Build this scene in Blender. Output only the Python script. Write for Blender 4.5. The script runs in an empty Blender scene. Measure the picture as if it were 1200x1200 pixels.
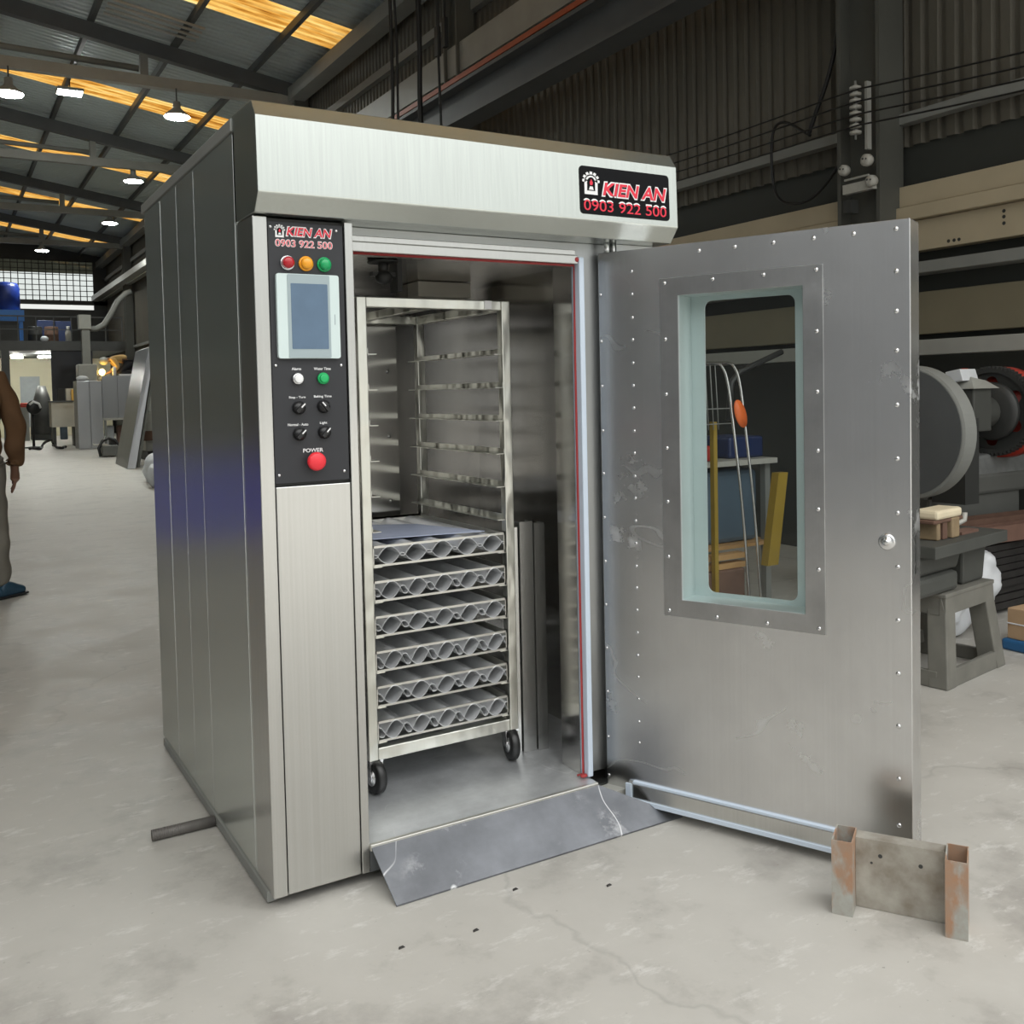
import bpy, bmesh, math, random
from mathutils import Vector, Matrix
random.seed(7)
SC = bpy.context.scene
COL = SC.collection
R = math.radians

# ------------------------------------------------------------------ materials
def nodes_of(name):
    m = bpy.data.materials.new(name); m.use_nodes = True
    nt = m.node_tree
    return m, nt, nt.nodes['Principled BSDF']

def noise(nt, scale, detail=4, mapping=(1, 1, 1), rough=.55, coord='Object'):
    tc = nt.nodes.new('ShaderNodeTexCoord'); mp = nt.nodes.new('ShaderNodeMapping')
    nz = nt.nodes.new('ShaderNodeTexNoise')
    mp.inputs['Scale'].default_value = mapping
    nz.inputs['Scale'].default_value = scale; nz.inputs['Detail'].default_value = detail
    nz.inputs['Roughness'].default_value = rough
    nt.links.new(tc.outputs[coord], mp.inputs[0]); nt.links.new(mp.outputs[0], nz.inputs['Vector'])
    return nz.outputs['Fac']

def ramp(nt, fac, stops):
    r = nt.nodes.new('ShaderNodeValToRGB')
    e = r.color_ramp.elements
    while len(e) < len(stops): e.new(.5)
    for el, (p, c) in zip(e, stops):
        el.position = p
        el.color = (c, c, c, 1) if isinstance(c, (int, float)) else (*c, 1)
    nt.links.new(fac, r.inputs[0])
    return r.outputs[0]

def mix(nt, fac, a, b):
    m = nt.nodes.new('ShaderNodeMix'); m.data_type = 'RGBA'
    for s, v in ((m.inputs[0], fac), (m.inputs[6], a), (m.inputs[7], b)):
        if hasattr(v, 'is_linked'): nt.links.new(v, s)
        elif isinstance(v, tuple): s.default_value = (*v, 1)
        else: s.default_value = v
    return m.outputs[2]

def bump(nt, b, h, strength, dist):
    n = nt.nodes.new('ShaderNodeBump'); n.inputs['Strength'].default_value = strength
    n.inputs['Distance'].default_value = dist
    nt.links.new(h, n.inputs['Height']); nt.links.new(n.outputs[0], b.inputs['Normal'])
    return n

def plain(name, col, rough=.5, metal=0., var=.12, scale=6, spec=None):
    m, nt, b = nodes_of(name)
    f = noise(nt, scale, 5)
    lo = tuple(c * (1 - var) for c in col); hi = tuple(min(1, c * (1 + var)) for c in col)
    nt.links.new(mix(nt, f, lo, hi), b.inputs['Base Color'])
    b.inputs['Roughness'].default_value = rough; b.inputs['Metallic'].default_value = metal
    if spec is not None: b.inputs['Specular IOR Level'].default_value = spec
    return m

def brushed(name, col=(.62, .62, .6), rough=.27, aniso=.6, wob=.12, axis='z', scuff=0., wobscale=1.6, mottle=0., metal=1., scratch=0., grain=.03):
    """Brushed stainless steel: long fine streaks along one axis, slight oil-canning."""
    m, nt, b = nodes_of(name)
    mp = {'z': (60, 60, .4), 'x': (.4, 60, 60), 'y': (60, .4, 60)}[axis]
    st = noise(nt, 3, 2, mp, .4)
    c = mix(nt, st, tuple(v * (1 - grain) for v in col), tuple(min(1, v * (1 + grain)) for v in col))
    rg = ramp(nt, st, [(.3, rough * .99), (.7, rough * 1.01)])
    if mottle:
        mo = ramp(nt, noise(nt, 5, 6, rough=.62), [(.3, 1 - mottle), (.7, 1 + mottle * .4)])
        mm = nt.nodes.new('ShaderNodeMix'); mm.data_type = 'RGBA'; mm.blend_type = 'MULTIPLY'; mm.inputs[0].default_value = 1
        nt.links.new(c, mm.inputs[6]); nt.links.new(mo, mm.inputs[7]); c = mm.outputs[2]
    if scratch:
        def fine(scale, mp_, w):
            nz = noise(nt, scale, 3, mp_, .5)
            return ramp(nt, nz, [(.5 - w, 0.), (.5, 1.), (.5 + w, 0.)])
        l1 = fine(2.2, (1, .55, 1), .0025); ms = ramp(nt, noise(nt, 3.1, 3, (1, 1, .9)), [(.5, 0.), (.6, scratch)])
        mu = nt.nodes.new('ShaderNodeMath'); mu.operation = 'MULTIPLY'; nt.links.new(l1, mu.inputs[0]); nt.links.new(ms, mu.inputs[1])
        c = mix(nt, mu.outputs[0], c, (.86, .87, .88)); rg = mix(nt, mu.outputs[0], rg, (.6, .6, .6))
    if scuff:
        s = ramp(nt, noise(nt, 9, 8, (1, 1, 1), .68), [(.55, 0.), (.68, 1.)])
        s2 = ramp(nt, noise(nt, 3.4, 2, (1, 1, 1)), [(.58, 0.), (.68, scuff)])
        mul = nt.nodes.new('ShaderNodeMath'); mul.operation = 'MULTIPLY'
        nt.links.new(s, mul.inputs[0]); nt.links.new(s2, mul.inputs[1])
        c = mix(nt, mul.outputs[0], c, (.8, .81, .82))
        rg = mix(nt, mul.outputs[0], rg, (.6, .6, .6))
    nt.links.new(c, b.inputs['Base Color']); nt.links.new(rg, b.inputs['Roughness'])
    b.inputs['Metallic'].default_value = metal
    if scuff:
        inv = nt.nodes.new('ShaderNodeMath'); inv.operation = 'MULTIPLY_ADD'; inv.inputs[1].default_value = -.75 * metal; inv.inputs[2].default_value = metal
        nt.links.new(mul.outputs[0], inv.inputs[0]); nt.links.new(inv.outputs[0], b.inputs['Metallic'])
    b.inputs['Anisotropic'].default_value = aniso
    g = nt.nodes.new('ShaderNodeNewGeometry'); cr = nt.nodes.new('ShaderNodeVectorMath'); cr.operation = 'CROSS_PRODUCT'
    cr.inputs[1].default_value = {'z': (0, 0, 1), 'x': (1, 0, 0), 'y': (0, 1, 0)}[axis]
    ad = nt.nodes.new('ShaderNodeVectorMath'); ad.operation = 'ADD'; ad.inputs[1].default_value = (.001, .0013, .0007)
    nt.links.new(g.outputs['Normal'], cr.inputs[0]); nt.links.new(cr.outputs[0], ad.inputs[0])
    nt.links.new(ad.outputs[0], b.inputs['Tangent'])
    if wob: bump(nt, b, noise(nt, wobscale, 2, (1, 1, .5)), wob, .06)
    return m

def emit(name, col, strength):
    m, nt, b = nodes_of(name)
    f = noise(nt, 3, 2)
    nt.links.new(mix(nt, f, tuple(c * .97 for c in col), col), b.inputs['Emission Color'])
    b.inputs['Base Color'].default_value = (*col, 1)
    b.inputs['Emission Strength'].default_value = strength
    return m

M = {}
M['steel'] = brushed('brushed_steel', rough=.27, grain=.09)
M['steel_hood'] = brushed('hood_steel', (.60, .63, .595), .27, .6, .14, grain=.08, wobscale=1.8)
M['steel_side'] = brushed('side_panel_steel', (.68, .715, .69), .27, .8, .05)
M['steel_door'] = brushed('door_steel', (.70, .70, .70), .27, .5, .16, scuff=1., mottle=.09, scratch=.6, grain=.05)
M['steel_frame'] = brushed('window_frame_steel', (.5, .5, .5), .33, .5, .1, scuff=.4, mottle=.2)
M['steel_in'] = brushed('chamber_steel', (.58, .57, .55), .17, .8, .22)
M['steel_floor'] = brushed('chamber_floor_steel', (.72, .74, .76), .42, .2, .14, 'x', scuff=.5, mottle=.28, metal=.72, scratch=.8)
M['ramp_steel'] = brushed('ramp_steel', (.225, .235, .255), .5, .2, .1, 'x', scuff=.45, mottle=.3, scratch=.9)
M['tube_steel'] = brushed('trolley_tube_steel', (.7, .7, .64), .30, .2, .35, wobscale=9)
M['tray_steel'] = plain('tray_steel', (.68, .69, .70), .42, .4, .1, 30)
M['tray_rim'] = brushed('tray_rim_steel', (.72, .71, .66), .36, .2, .2)
M['rivet'] = plain('rivet_steel', (.8, .8, .8), .25, 1, .05)
M['far_steel'] = brushed('far_steel', (.55, .56, .58), .35, .4, .2)
M['black_panel'] = plain('control_panel_black', (.035, .036, .04), .42, 0, .1, spec=.3)
M['plate_black'] = plain('sign_black', (.004, .004, .005), .15, 0, .1, spec=.12)
M['white'] = plain('white_print', (.82, .82, .82), .5, 0, .03)
M['red_print'] = plain('red_print', (.72, .02, .05), .4, 0, .05)
M['hmi_bezel'] = plain('pale_plastic', (.60, .70, .69), .45, 0, .04)
M['hmi_inner'] = plain('grey_plastic', (.33, .40, .42), .4, 0, .04)
M['hmi_screen'] = plain('dark_lcd', (.11, .17, .25), .12, 0, .12, 20)
M['reveal'] = plain('pale_liner', (.58, .64, .64), .4, .3, .06)
M['red_lens'] = plain('red_lens', (.42, .012, .02), .15)
M['amber_lens'] = plain('amber_lens', (.85, .36, .02), .15)
M['green_lens'] = plain('green_lens', (.01, .34, .11), .15)
M['green_btn'] = plain('green_button', (.01, .42, .12), .35)
M['chrome'] = plain('chrome', (.75, .75, .76), .15, 1, .03)
M['knob'] = plain('knob_black', (.012, .012, .013), .3)
M['red_btn'] = plain('red_mushroom', (.78, .03, .045), .35)
M['rubber'] = plain('black_rubber', (.012, .012, .012), .35)
M['hub'] = plain('wheel_hub', (.03, .03, .032), .4)
M['gasket'] = plain('silicone_pale_blue', (.56, .64, .74), .5, 0, .06)
M['red_silicone'] = plain('red_silicone', (.35, .03, .03), .5)
M['dark_frame'] = brushed('frame_steel', (.42, .43, .43), .34, .4, .1)
M['cream'] = plain('cream_paint', (.46, .39, .27), .55, 0, .14, 3)
M['cream_dark'] = plain('olive_cream_paint', (.20, .175, .115), .6, 0, .16, 3)
M['wall_sheet'] = plain('corrugated_sheet', (.125, .115, .092), .6, .25, .3, 1.3)
M['wall_dark'] = plain('dark_sheet', (.035, .038, .033), .7, 0, .2, 2)
M['roof_sheet'] = plain('roof_sheet', (.46, .52, .52), .5, .3, .12, .8)
M['frame_dark'] = plain('dark_painted_steel', (.085, .09, .092), .55, 0, .25, 3)
M['frame_mid'] = plain('grey_painted_steel', (.22, .225, .21), .55, 0, .2, 3)
M['frame_light'] = plain('pale_painted_steel', (.33, .33, .30), .5, 0, .2, 3)
M['orange_rail'] = plain('orange_rail_paint', (.40, .085, .03), .5)
M['cable'] = plain('black_cable', (.008, .008, .008), .5)
M['porcelain'] = plain('grey_porcelain', (.42, .41, .37), .35, 0, .2, 30)
M['machine_grey'] = plain('machine_grey', (.12, .122, .112), .5, 0, .25, 4)
M['machine_dark'] = plain('machine_dark', (.035, .036, .034), .5, 0, .3, 5)
M['machine_green'] = plain('green_grey_paint', (.065, .067, .06), .6, 0, .28, 5)
M['bench_grey'] = plain('worn_grey_paint', (.165, .16, .138), .6, 0, .35, 9)
M['cast_light'] = plain('pale_casting', (.17, .175, .17), .5, 0, .45, 12)
M['column'] = plain('dark_column_paint', (.085, .086, .075), .55, 0, .25, 2)
M['red_paint'] = plain('red_paint', (.42, .04, .025), .45, 0, .15)
M['rust'] = plain('rusty_steel', (.15, .085, .06), .75, .2, .4, 14)
M['rust_red'] = plain('red_oxide', (.17, .095, .07), .65, 0, .25, 14)
M['rod'] = plain('dark_rod_steel', (.16, .15, .14), .55, .4, .3, 20)
M['dark_scrap'] = plain('dark_scrap_steel', (.045, .042, .04), .55, .4, .45, 11)
M['cream_block'] = plain('cream_block', (.72, .63, .45), .6, 0, .15, 12)
M['sack'] = plain('white_woven_sack', (.64, .66, .68), .6, 0, .15, 14)
M['cardboard'] = plain('cardboard', (.43, .29, .17), .8, 0, .14, 9)
M['blue'] = plain('blue_plastic', (.02, .11, .26), .45)
M['green_bottle'] = plain('green_plastic', (.04, .38, .2), .4)
M['tank_blue'] = plain('deep_blue_paint', (.012, .035, .22), .4)
M['blue_light'] = plain('bright_blue_paint', (.02, .16, .52), .4)
M['tarp'] = plain('blue_tarpaulin', (.02, .02, .62), .45, 0, .2, 5)
M['jacket'] = plain('brown_cloth', (.105, .052, .02), .85, 0, .2, 12)
M['trousers'] = plain('grey_cloth', (.16, .15, .125), .85, 0, .15, 12)
M['skin'] = plain('skin', (.15, .075, .045), .55, 0, .1)
M['shoe'] = plain('dark_shoe', (.015, .017, .02), .5)
M['shoe_blue'] = plain('blue_shoe', (.02, .06, .10), .5)
M['hair'] = plain('black_hair', (.012, .01, .009), .6)
M['yellow_cloth'] = plain('tan_cloth', (.55, .36, .14), .8, 0, .15, 12)
M['dark_cloth'] = plain('dark_cloth', (.015, .015, .02), .8)
M['beige_wall'] = plain('beige_plaster', (.62, .58, .42), .7, 0, .08, 1)
M['window_grey'] = plain('grey_shutter', (.30, .33, .34), .5)
M['hall_wall'] = plain('grey_hall_wall', (.47, .50, .49), .6, 0, .1, .7)
M['blocker_wall'] = plain('grey_blocker_wall', (.24, .25, .265), .7, 0, .15, .8)  # grey of the unseen wall that the door mirrors
M['charcoal'] = plain('charcoal_board', (.03, .032, .04), .6, 0, .2, 2)
M['pale_crate'] = plain('pale_crate', (.56, .53, .45), .65, 0, .12, 5)
M['yellow_box'] = plain('yellow_carton', (.7, .42, .09), .6)
M['orange_paddle'] = plain('orange_plastic', (.80, .16, .035), .45)
M['yellow_bar'] = plain('yellow_paint', (.30, .20, .025), .5, 0, .2)
M['timber'] = plain('timber', (.46, .27, .11), .7, 0, .2, 12)
M['navy'] = plain('navy_plastic', (.015, .028, .09), .4)
M['old_wood'] = plain('oily_wood', (.26, .19, .11), .7, 0, .4, 16)
M['tub'] = plain('blue_grey_tub', (.09, .13, .17), .45, 0, .15)
M['film'] = plain('pale_blue_film', (.50, .56, .74), .25, 0, .1, 20)
M['lamp_shell'] = plain('lamp_shell', (.5, .52, .52), .35, .6, .05)
M['lamp'] = emit('lamp_glow', (.95, 1., .96), 80)
M['tube_light'] = emit('fluorescent_glow', (1, 1, .92), 90)
M['flame'] = emit('welding_glow', (1., .62, .12), 12)

def concrete():
    m, nt, b = nodes_of('concrete_floor')
    a = noise(nt, .35, 6, rough=.6); c = noise(nt, 2.6, 8, rough=.65); d = noise(nt, 22, 6, rough=.7)
    base = ramp(nt, a, [(.3, (.35, .337, .308)), (.7, (.44, .424, .39))])
    base = mix(nt, ramp(nt, c, [(.3, 0.), (.75, 1.)]), base, (.48, .465, .43))
    st = ramp(nt, c, [(.33, .7), (.48, 0.)])
    base = mix(nt, st, base, (.27, .255, .235))
    wht = ramp(nt, noise(nt, 7, 9, (1, 2.2, 1), .72), [(.56, 0.), (.70, .8)])
    base = mix(nt, wht, base, (.62, .61, .58))
    sp = ramp(nt, noise(nt, 60, 3), [(.22, .8), (.3, 0.)])
    base = mix(nt, sp, base, (.2, .19, .175))
    vo = nt.nodes.new('ShaderNodeTexVoronoi'); vo.feature = 'DISTANCE_TO_EDGE'; vo.inputs['Scale'].default_value = .22
    tc = nt.nodes.new('ShaderNodeTexCoord')
    wv = nt.nodes.new('ShaderNodeVectorMath'); wv.operation = 'ADD'
    nz = nt.nodes.new('ShaderNodeTexNoise'); nz.inputs['Scale'].default_value = 1.7; nz.inputs['Detail'].default_value = 6
    nt.links.new(tc.outputs['Object'], nz.inputs['Vector']); nt.links.new(tc.outputs['Object'], wv.inputs[0])
    nt.links.new(nz.outputs['Color'], wv.inputs[1]); nt.links.new(wv.outputs[0], vo.inputs['Vector'])
    cr = ramp(nt, vo.outputs['Distance'], [(0., .22), (.0022, 0.)])
    base = mix(nt, cr, base, (.16, .15, .14))
    nt.links.new(base, b.inputs['Base Color'])
    nt.links.new(ramp(nt, c, [(.3, .42), (.7, .62)]), b.inputs['Roughness'])
    b.inputs['Specular IOR Level'].default_value = .4
    bump(nt, b, d, .12, .004)
    return m
M['concrete'] = concrete()

def skylight_mat():
    m, nt, b = nodes_of('amber_fibreglass')
    nt.nodes.remove(b)
    tr = nt.nodes.new('ShaderNodeBsdfTranslucent'); df = nt.nodes.new('ShaderNodeBsdfDiffuse')
    mx = nt.nodes.new('ShaderNodeMixShader'); mx.inputs[0].default_value = .2
    f = noise(nt, 2.1, 6, (.55, 3.4, 1))
    c = ramp(nt, f, [(.28, (.10, .032, .005)), (.40, (.34, .15, .022)), (.55, (.48, .28, .07)), (.7, (.55, .40, .16))])
    nt.links.new(c, tr.inputs[0]); nt.links.new(c, df.inputs[0])
    nt.links.new(tr.outputs[0], mx.inputs[1]); nt.links.new(df.outputs[0], mx.inputs[2])
    nt.links.new(mx.outputs[0], nt.nodes['Material Output'].inputs[0])
    return m
M['skylight'] = skylight_mat()

def glass_mat(name, tint, refl):
    m, nt, b = nodes_of(name); nt.nodes.remove(b)
    t = nt.nodes.new('ShaderNodeBsdfTransparent'); g = nt.nodes.new('ShaderNodeBsdfGlossy')
    f = noise(nt, 1.5, 2)
    nt.links.new(mix(nt, f, tuple(v * .97 for v in tint), tint), t.inputs[0])
    g.inputs['Roughness'].default_value = .03
    lw = nt.nodes.new('ShaderNodeFresnel'); lw.inputs[0].default_value = refl
    mx = nt.nodes.new('ShaderNodeMixShader')
    nt.links.new(lw.outputs[0], mx.inputs[0]); nt.links.new(t.outputs[0], mx.inputs[1]); nt.links.new(g.outputs[0], mx.inputs[2])
    nt.links.new(mx.outputs[0], nt.nodes['Material Output'].inputs[0])
    return m
M['glass'] = glass_mat('window_glass', (.86, .92, .91), 1.5)
M['clear'] = glass_mat('pane_glass', (.95, .97, .97), 1.3)

def dirty():
    m, nt, b = nodes_of('dirty_pane'); nt.nodes.remove(b)
    t = nt.nodes.new('ShaderNodeBsdfTranslucent'); f = noise(nt, 3, 4)
    nt.links.new(mix(nt, f, (.10, .10, .085), (.22, .22, .19)), t.inputs[0])
    nt.links.new(t.outputs[0], nt.nodes['Material Output'].inputs[0])
    return m
M['dirty_pane'] = dirty()

def worn_tube():
    m, nt, b = nodes_of('galvanised_rust')
    s = ramp(nt, noise(nt, 14, 5, (1, 1, .45)), [(.47, 0.), (.56, 1.)])
    c = mix(nt, s, (.44, .48, .46), (.42, .20, .095))
    f = noise(nt, 40, 5)
    nt.links.new(mix(nt, f, (.3, .25, .2), c), b.inputs['Base Color'])
    b.inputs['Roughness'].default_value = .6; b.inputs['Metallic'].default_value = .15
    return m
M['worn_tube'] = worn_tube()

def worn_plate():
    m, nt, b = nodes_of('worn_plate')
    c = ramp(nt, noise(nt, 16, 6), [(.32, (.24, .21, .165)), (.5, (.34, .315, .27)), (.7, (.44, .42, .37))])
    nt.links.new(c, b.inputs['Base Color']); b.inputs['Roughness'].default_value = .5; b.inputs['Metallic'].default_value = .35
    return m
M['worn_plate'] = worn_plate()

# ------------------------------------------------------------------ mesh helpers
class MB:
    """Collects shapes into one mesh. Material slots follow self.mi."""
    def __init__(s): s.bm = bmesh.new(); s.mi = 0
    def face(s, vs, smooth=False):
        try: f = s.bm.faces.new(vs)
        except ValueError: return
        f.material_index = s.mi; f.smooth = smooth
        return f
    def hexa(s, c):
        v = [s.bm.verts.new(p) for p in c]
        for q in ((0, 3, 2, 1), (4, 5, 6, 7), (0, 1, 5, 4), (1, 2, 6, 5), (2, 3, 7, 6), (3, 0, 4, 7)):
            s.face([v[i] for i in q])
        return s
    def box(s, x0, y0, z0, x1, y1, z1):
        return s.hexa([(x0, y0, z0), (x1, y0, z0), (x1, y1, z0), (x0, y1, z0), (x0, y0, z1), (x1, y0, z1), (x1, y1, z1), (x0, y1, z1)])
    def obox(s, o, e, n, a0, a1, b0, b1, z0, z1):
        """box in a frame: o + a*e + b*n, z up"""
        P = lambda a, b, z: (o[0] + a * e[0] + b * n[0], o[1] + a * e[1] + b * n[1], z)
        return s.hexa([P(a0, b0, z0), P(a1, b0, z0), P(a1, b1, z0), P(a0, b1, z0), P(a0, b0, z1), P(a1, b0, z1), P(a1, b1, z1), P(a0, b1, z1)])
    def prism(s, prof, fn, lo, hi):
        """profile [(p,q)] swept; fn(p,q,t)->xyz"""
        a = [s.bm.verts.new(fn(p, q, lo)) for p, q in prof]; b = [s.bm.verts.new(fn(p, q, hi)) for p, q in prof]
        n = len(prof)
        for i in range(n): s.face([a[i], a[(i + 1) % n], b[(i + 1) % n], b[i]])
        s.face(a[::-1]); s.face(b)
        return s
    def sheet(s, prof, fn, lo, hi, smooth=True):
        a = [s.bm.verts.new(fn(p, q, lo)) for p, q in prof]; b = [s.bm.verts.new(fn(p, q, hi)) for p, q in prof]
        for i in range(len(prof) - 1): s.face([a[i], a[i + 1], b[i + 1], b[i]], smooth)
        return s
    def cyl(s, p0, p1, r0, r1=None, n=20, cap=True, smooth=True):
        return s.tube([p0, p1], [r0, r0 if r1 is None else r1], n, cap, smooth)
    def tube(s, path, r, n=10, cap=True, smooth=True):
        path = [Vector(p) for p in path]
        rs = r if isinstance(r, (list, tuple)) else [r] * len(path)
        rings = []; prev = None
        for i, p in enumerate(path):
            d = (path[min(i + 1, len(path) - 1)] - path[max(i - 1, 0)]).normalized()
            if prev is None:
                prev = d.orthogonal().normalized()
            u = (prev - d * prev.dot(d))
            u = u.normalized() if u.length > 1e-6 else d.orthogonal().normalized()
            prev = u; w = d.cross(u)
            rings.append([s.bm.verts.new(p + (u * math.cos(2 * math.pi * k / n) + w * math.sin(2 * math.pi * k / n)) * rs[i]) for k in range(n)])
        for a, b in zip(rings, rings[1:]):
            for k in range(n): s.face([a[k], a[(k + 1) % n], b[(k + 1) % n], b[k]], smooth)
        if cap: s.face(rings[0][::-1]); s.face(rings[-1])
        return s
    def lathe(s, o, ax, prof, n=28, smooth=True):
        """prof [(dist along axis, radius)]"""
        o = Vector(o); ax = Vector((*ax, 0)[:3]).normalized(); u = ax.orthogonal().normalized(); w = ax.cross(u)
        rings = [[s.bm.verts.new(o + ax * t + (u * math.cos(2 * math.pi * k / n) + w * math.sin(2 * math.pi * k / n)) * max(r, 1e-5)) for k in range(n)] for t, r in prof]
        for a, b in zip(rings, rings[1:]):
            for k in range(n): s.face([a[k], a[(k + 1) % n], b[(k + 1) % n], b[k]], smooth)
        s.face(rings[0][::-1]); s.face(rings[-1])
        return s
    def ball(s, c, r, seg=16, rings=10, sc=(1, 1, 1)):
        mt = Matrix.Translation(c) @ Matrix.Diagonal((*[r * k for k in sc], 1))
        g = bmesh.ops.create_uvsphere(s.bm, u_segments=seg, v_segments=rings, radius=1, matrix=mt)
        for v in g['verts']:
            for f in v.link_faces: f.smooth = True; f.material_index = s.mi
        return s
    def frame(s, fn, o, i, d0, d1):
        """rectangular ring: outer o, inner i as (a0,b0,a1,b1); fn(a,b,d)->xyz"""
        oc = [(o[0], o[1]), (o[2], o[1]), (o[2], o[3]), (o[0], o[3])]; ic = [(i[0], i[1]), (i[2], i[1]), (i[2], i[3]), (i[0], i[3])]
        V = lambda pts, d: [s.bm.verts.new(fn(a, b, d)) for a, b in pts]
        of, inf, ob, ib = V(oc, d0), V(ic, d0), V(oc, d1), V(ic, d1)
        for k in range(4):
            j = (k + 1) % 4
            s.face([of[k], of[j], inf[j], inf[k]]); s.face([ob[k], ib[k], ib[j], ob[j]])
            s.face([of[k], ob[k], ob[j], of[j]]); s.face([inf[k], inf[j], ib[j], ib[k]])
        return s
    def build(s, name, mat, parent=None, bevel=0., sharp=False, seg=2):
        bm = s.bm
        bmesh.ops.remove_doubles(bm, verts=bm.verts, dist=1e-6)
        bmesh.ops.recalc_face_normals(bm, faces=bm.faces)
        if parent is not None:
            off = parent.get('_o', (0, 0, 0)); bmesh.ops.translate(bm, verts=bm.verts, vec=-Vector(off))
        me = bpy.data.meshes.new(name); bm.to_mesh(me); bm.free()
        for m in (mat if isinstance(mat, (list, tuple)) else [mat]): me.materials.append(m)
        o = bpy.data.objects.new(name, me); COL.objects.link(o)
        if parent is not None:
            o.parent = parent; o['_o'] = parent.get('_o', (0, 0, 0))
        if bevel:
            b = o.modifiers.new('bevel', 'BEVEL'); b.width = bevel; b.segments = seg; b.limit_method = 'ANGLE'; b.angle_limit = R(40)
        return o

def thing(name, label, cat, loc=(0, 0, 0), group=None):
    o = bpy.data.objects.new(name, None); COL.objects.link(o); o.location = loc; o.empty_display_size = .1
    o['_o'] = loc; o['label'] = label; o['category'] = cat
    if group: o['group'] = group
    return o

def tag(o, label, cat, group=None):
    o['label'] = label; o['category'] = cat
    if group: o['group'] = group
    return o

def struct(o):
    o['kind'] = 'structure'; return o

def dup(root, loc, label=None):
    def cp(o, par):
        c = o.copy(); COL.objects.link(c)
        if par is not None: c.parent = par
        for ch in o.children: cp(ch, c)
        return c
    r = cp(root, None); r.location = loc
    if label: r['label'] = label
    return r

def smooth(path, n=6):
    P_ = [Vector(p) for p in path]; P_ = [P_[0] * 2 - P_[1]] + P_ + [P_[-1] * 2 - P_[-2]]; out = []
    for i in range(1, len(P_) - 2):
        a, b, c, d = P_[i - 1:i + 3]
        for k in range(n):
            t = k / n; out.append(.5 * (2 * b + (c - a) * t + (2 * a - 5 * b + 4 * c - d) * t * t + (3 * b - a - 3 * c + d) * t ** 3))
    return out + [P_[-2]]

def crumple(o, amp, seed=0):
    rnd = random.Random(seed); ph = [(rnd.uniform(-38, 38), rnd.uniform(-38, 38), rnd.uniform(8, 46), rnd.uniform(0, 6)) for _ in range(6)]
    for v in o.data.vertices:
        k = sum(math.sin(a * v.co.x + b * v.co.y + c * v.co.z + d) for a, b, c, d in ph) / 6
        v.co += v.normal * amp * k
    return o

def rrect(x0, z0, x1, z1, r, n=5):
    out = []
    for cx, cz, a in ((x1 - r, z1 - r, 0), (x0 + r, z1 - r, 90), (x0 + r, z0 + r, 180), (x1 - r, z0 + r, 270)):
        for k in range(n + 1):
            t = R(a + 90 * k / n); out.append((cx + r * math.cos(t), cz + r * math.sin(t)))
    return out

def text_mesh(name, body, x0, x1, z0, z1, y, mat, parent, shear=0., fat=0., depth=.0008):
    """writing on a plane facing -y, fitted to the rectangle"""
    cu = bpy.data.curves.new(name, 'FONT'); cu.body = body; cu.shear = shear; cu.offset = fat; cu.extrude = .5; cu.resolution_u = 6
    t = bpy.data.objects.new(name, cu); COL.objects.link(t)
    bpy.context.view_layer.update()
    me = bpy.data.meshes.new_from_object(t.evaluated_get(bpy.context.evaluated_depsgraph_get()))
    bpy.data.objects.remove(t); bpy.data.curves.remove(cu)
    xs = [v.co.x for v in me.vertices]; ys = [v.co.y for v in me.vertices]
    ax, bx, ay, by = min(xs), max(xs), min(ys), max(ys)
    off = parent.get('_o', (0, 0, 0))
    for v in me.vertices:
        c = v.co
        v.co = (x0 + (c.x - ax) / (bx - ax) * (x1 - x0) - off[0], y - (c.z + .5) * depth - off[1], z0 + (c.y - ay) / (by - ay) * (z1 - z0) - off[2])
    me.materials.clear(); me.materials.append(mat)
    for p in me.polygons: p.material_index = 0
    me.name = name
    o = bpy.data.objects.new(name, me); COL.objects.link(o); o.parent = parent; o['_o'] = off
    return o

def skin(name, J, E, mat, parent, root, sub=2):
    """one continuous surface grown round connected joints: J {key:(pos, rx, ry)}"""
    keys = list(J); off = Vector(parent.get('_o', (0, 0, 0)))
    me = bpy.data.meshes.new(name)
    me.from_pydata([Vector(J[k][0]) - off for k in keys], [(keys.index(a), keys.index(b)) for a, b in E], [])
    o = bpy.data.objects.new(name, me); COL.objects.link(o)
    sm = o.modifiers.new('skin', 'SKIN'); sm.use_smooth_shade = True
    lay = me.skin_vertices[0].data
    for i, k in enumerate(keys):
        r = J[k][1:]; lay[i].radius = (r[0], r[1] if len(r) > 1 else r[0]); lay[i].use_root = (k == root)
    s2 = o.modifiers.new('sub', 'SUBSURF'); s2.levels = sub; s2.render_levels = sub
    bpy.context.view_layer.update()
    m2 = bpy.data.meshes.new_from_object(o.evaluated_get(bpy.context.evaluated_depsgraph_get()))
    bpy.data.objects.remove(o); bpy.data.meshes.remove(me)
    m2.name = name; m2.materials.clear(); m2.materials.append(mat)
    for p in m2.polygons: p.use_smooth = True; p.material_index = 0
    o = bpy.data.objects.new(name, m2); COL.objects.link(o); o.parent = parent; o['_o'] = tuple(off)
    return o

XZ = lambda y: (lambda a, b, d: (a, y + d, b))
# ------------------------------------------------------------------ the oven
OV = thing('rotary_oven', 'tall stainless steel rotary rack oven with its windowed door standing open', 'oven', (0, 0, 0))
D, W, ZT, ZS = 1.373, 1.278, 1.712, 1.945
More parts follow.
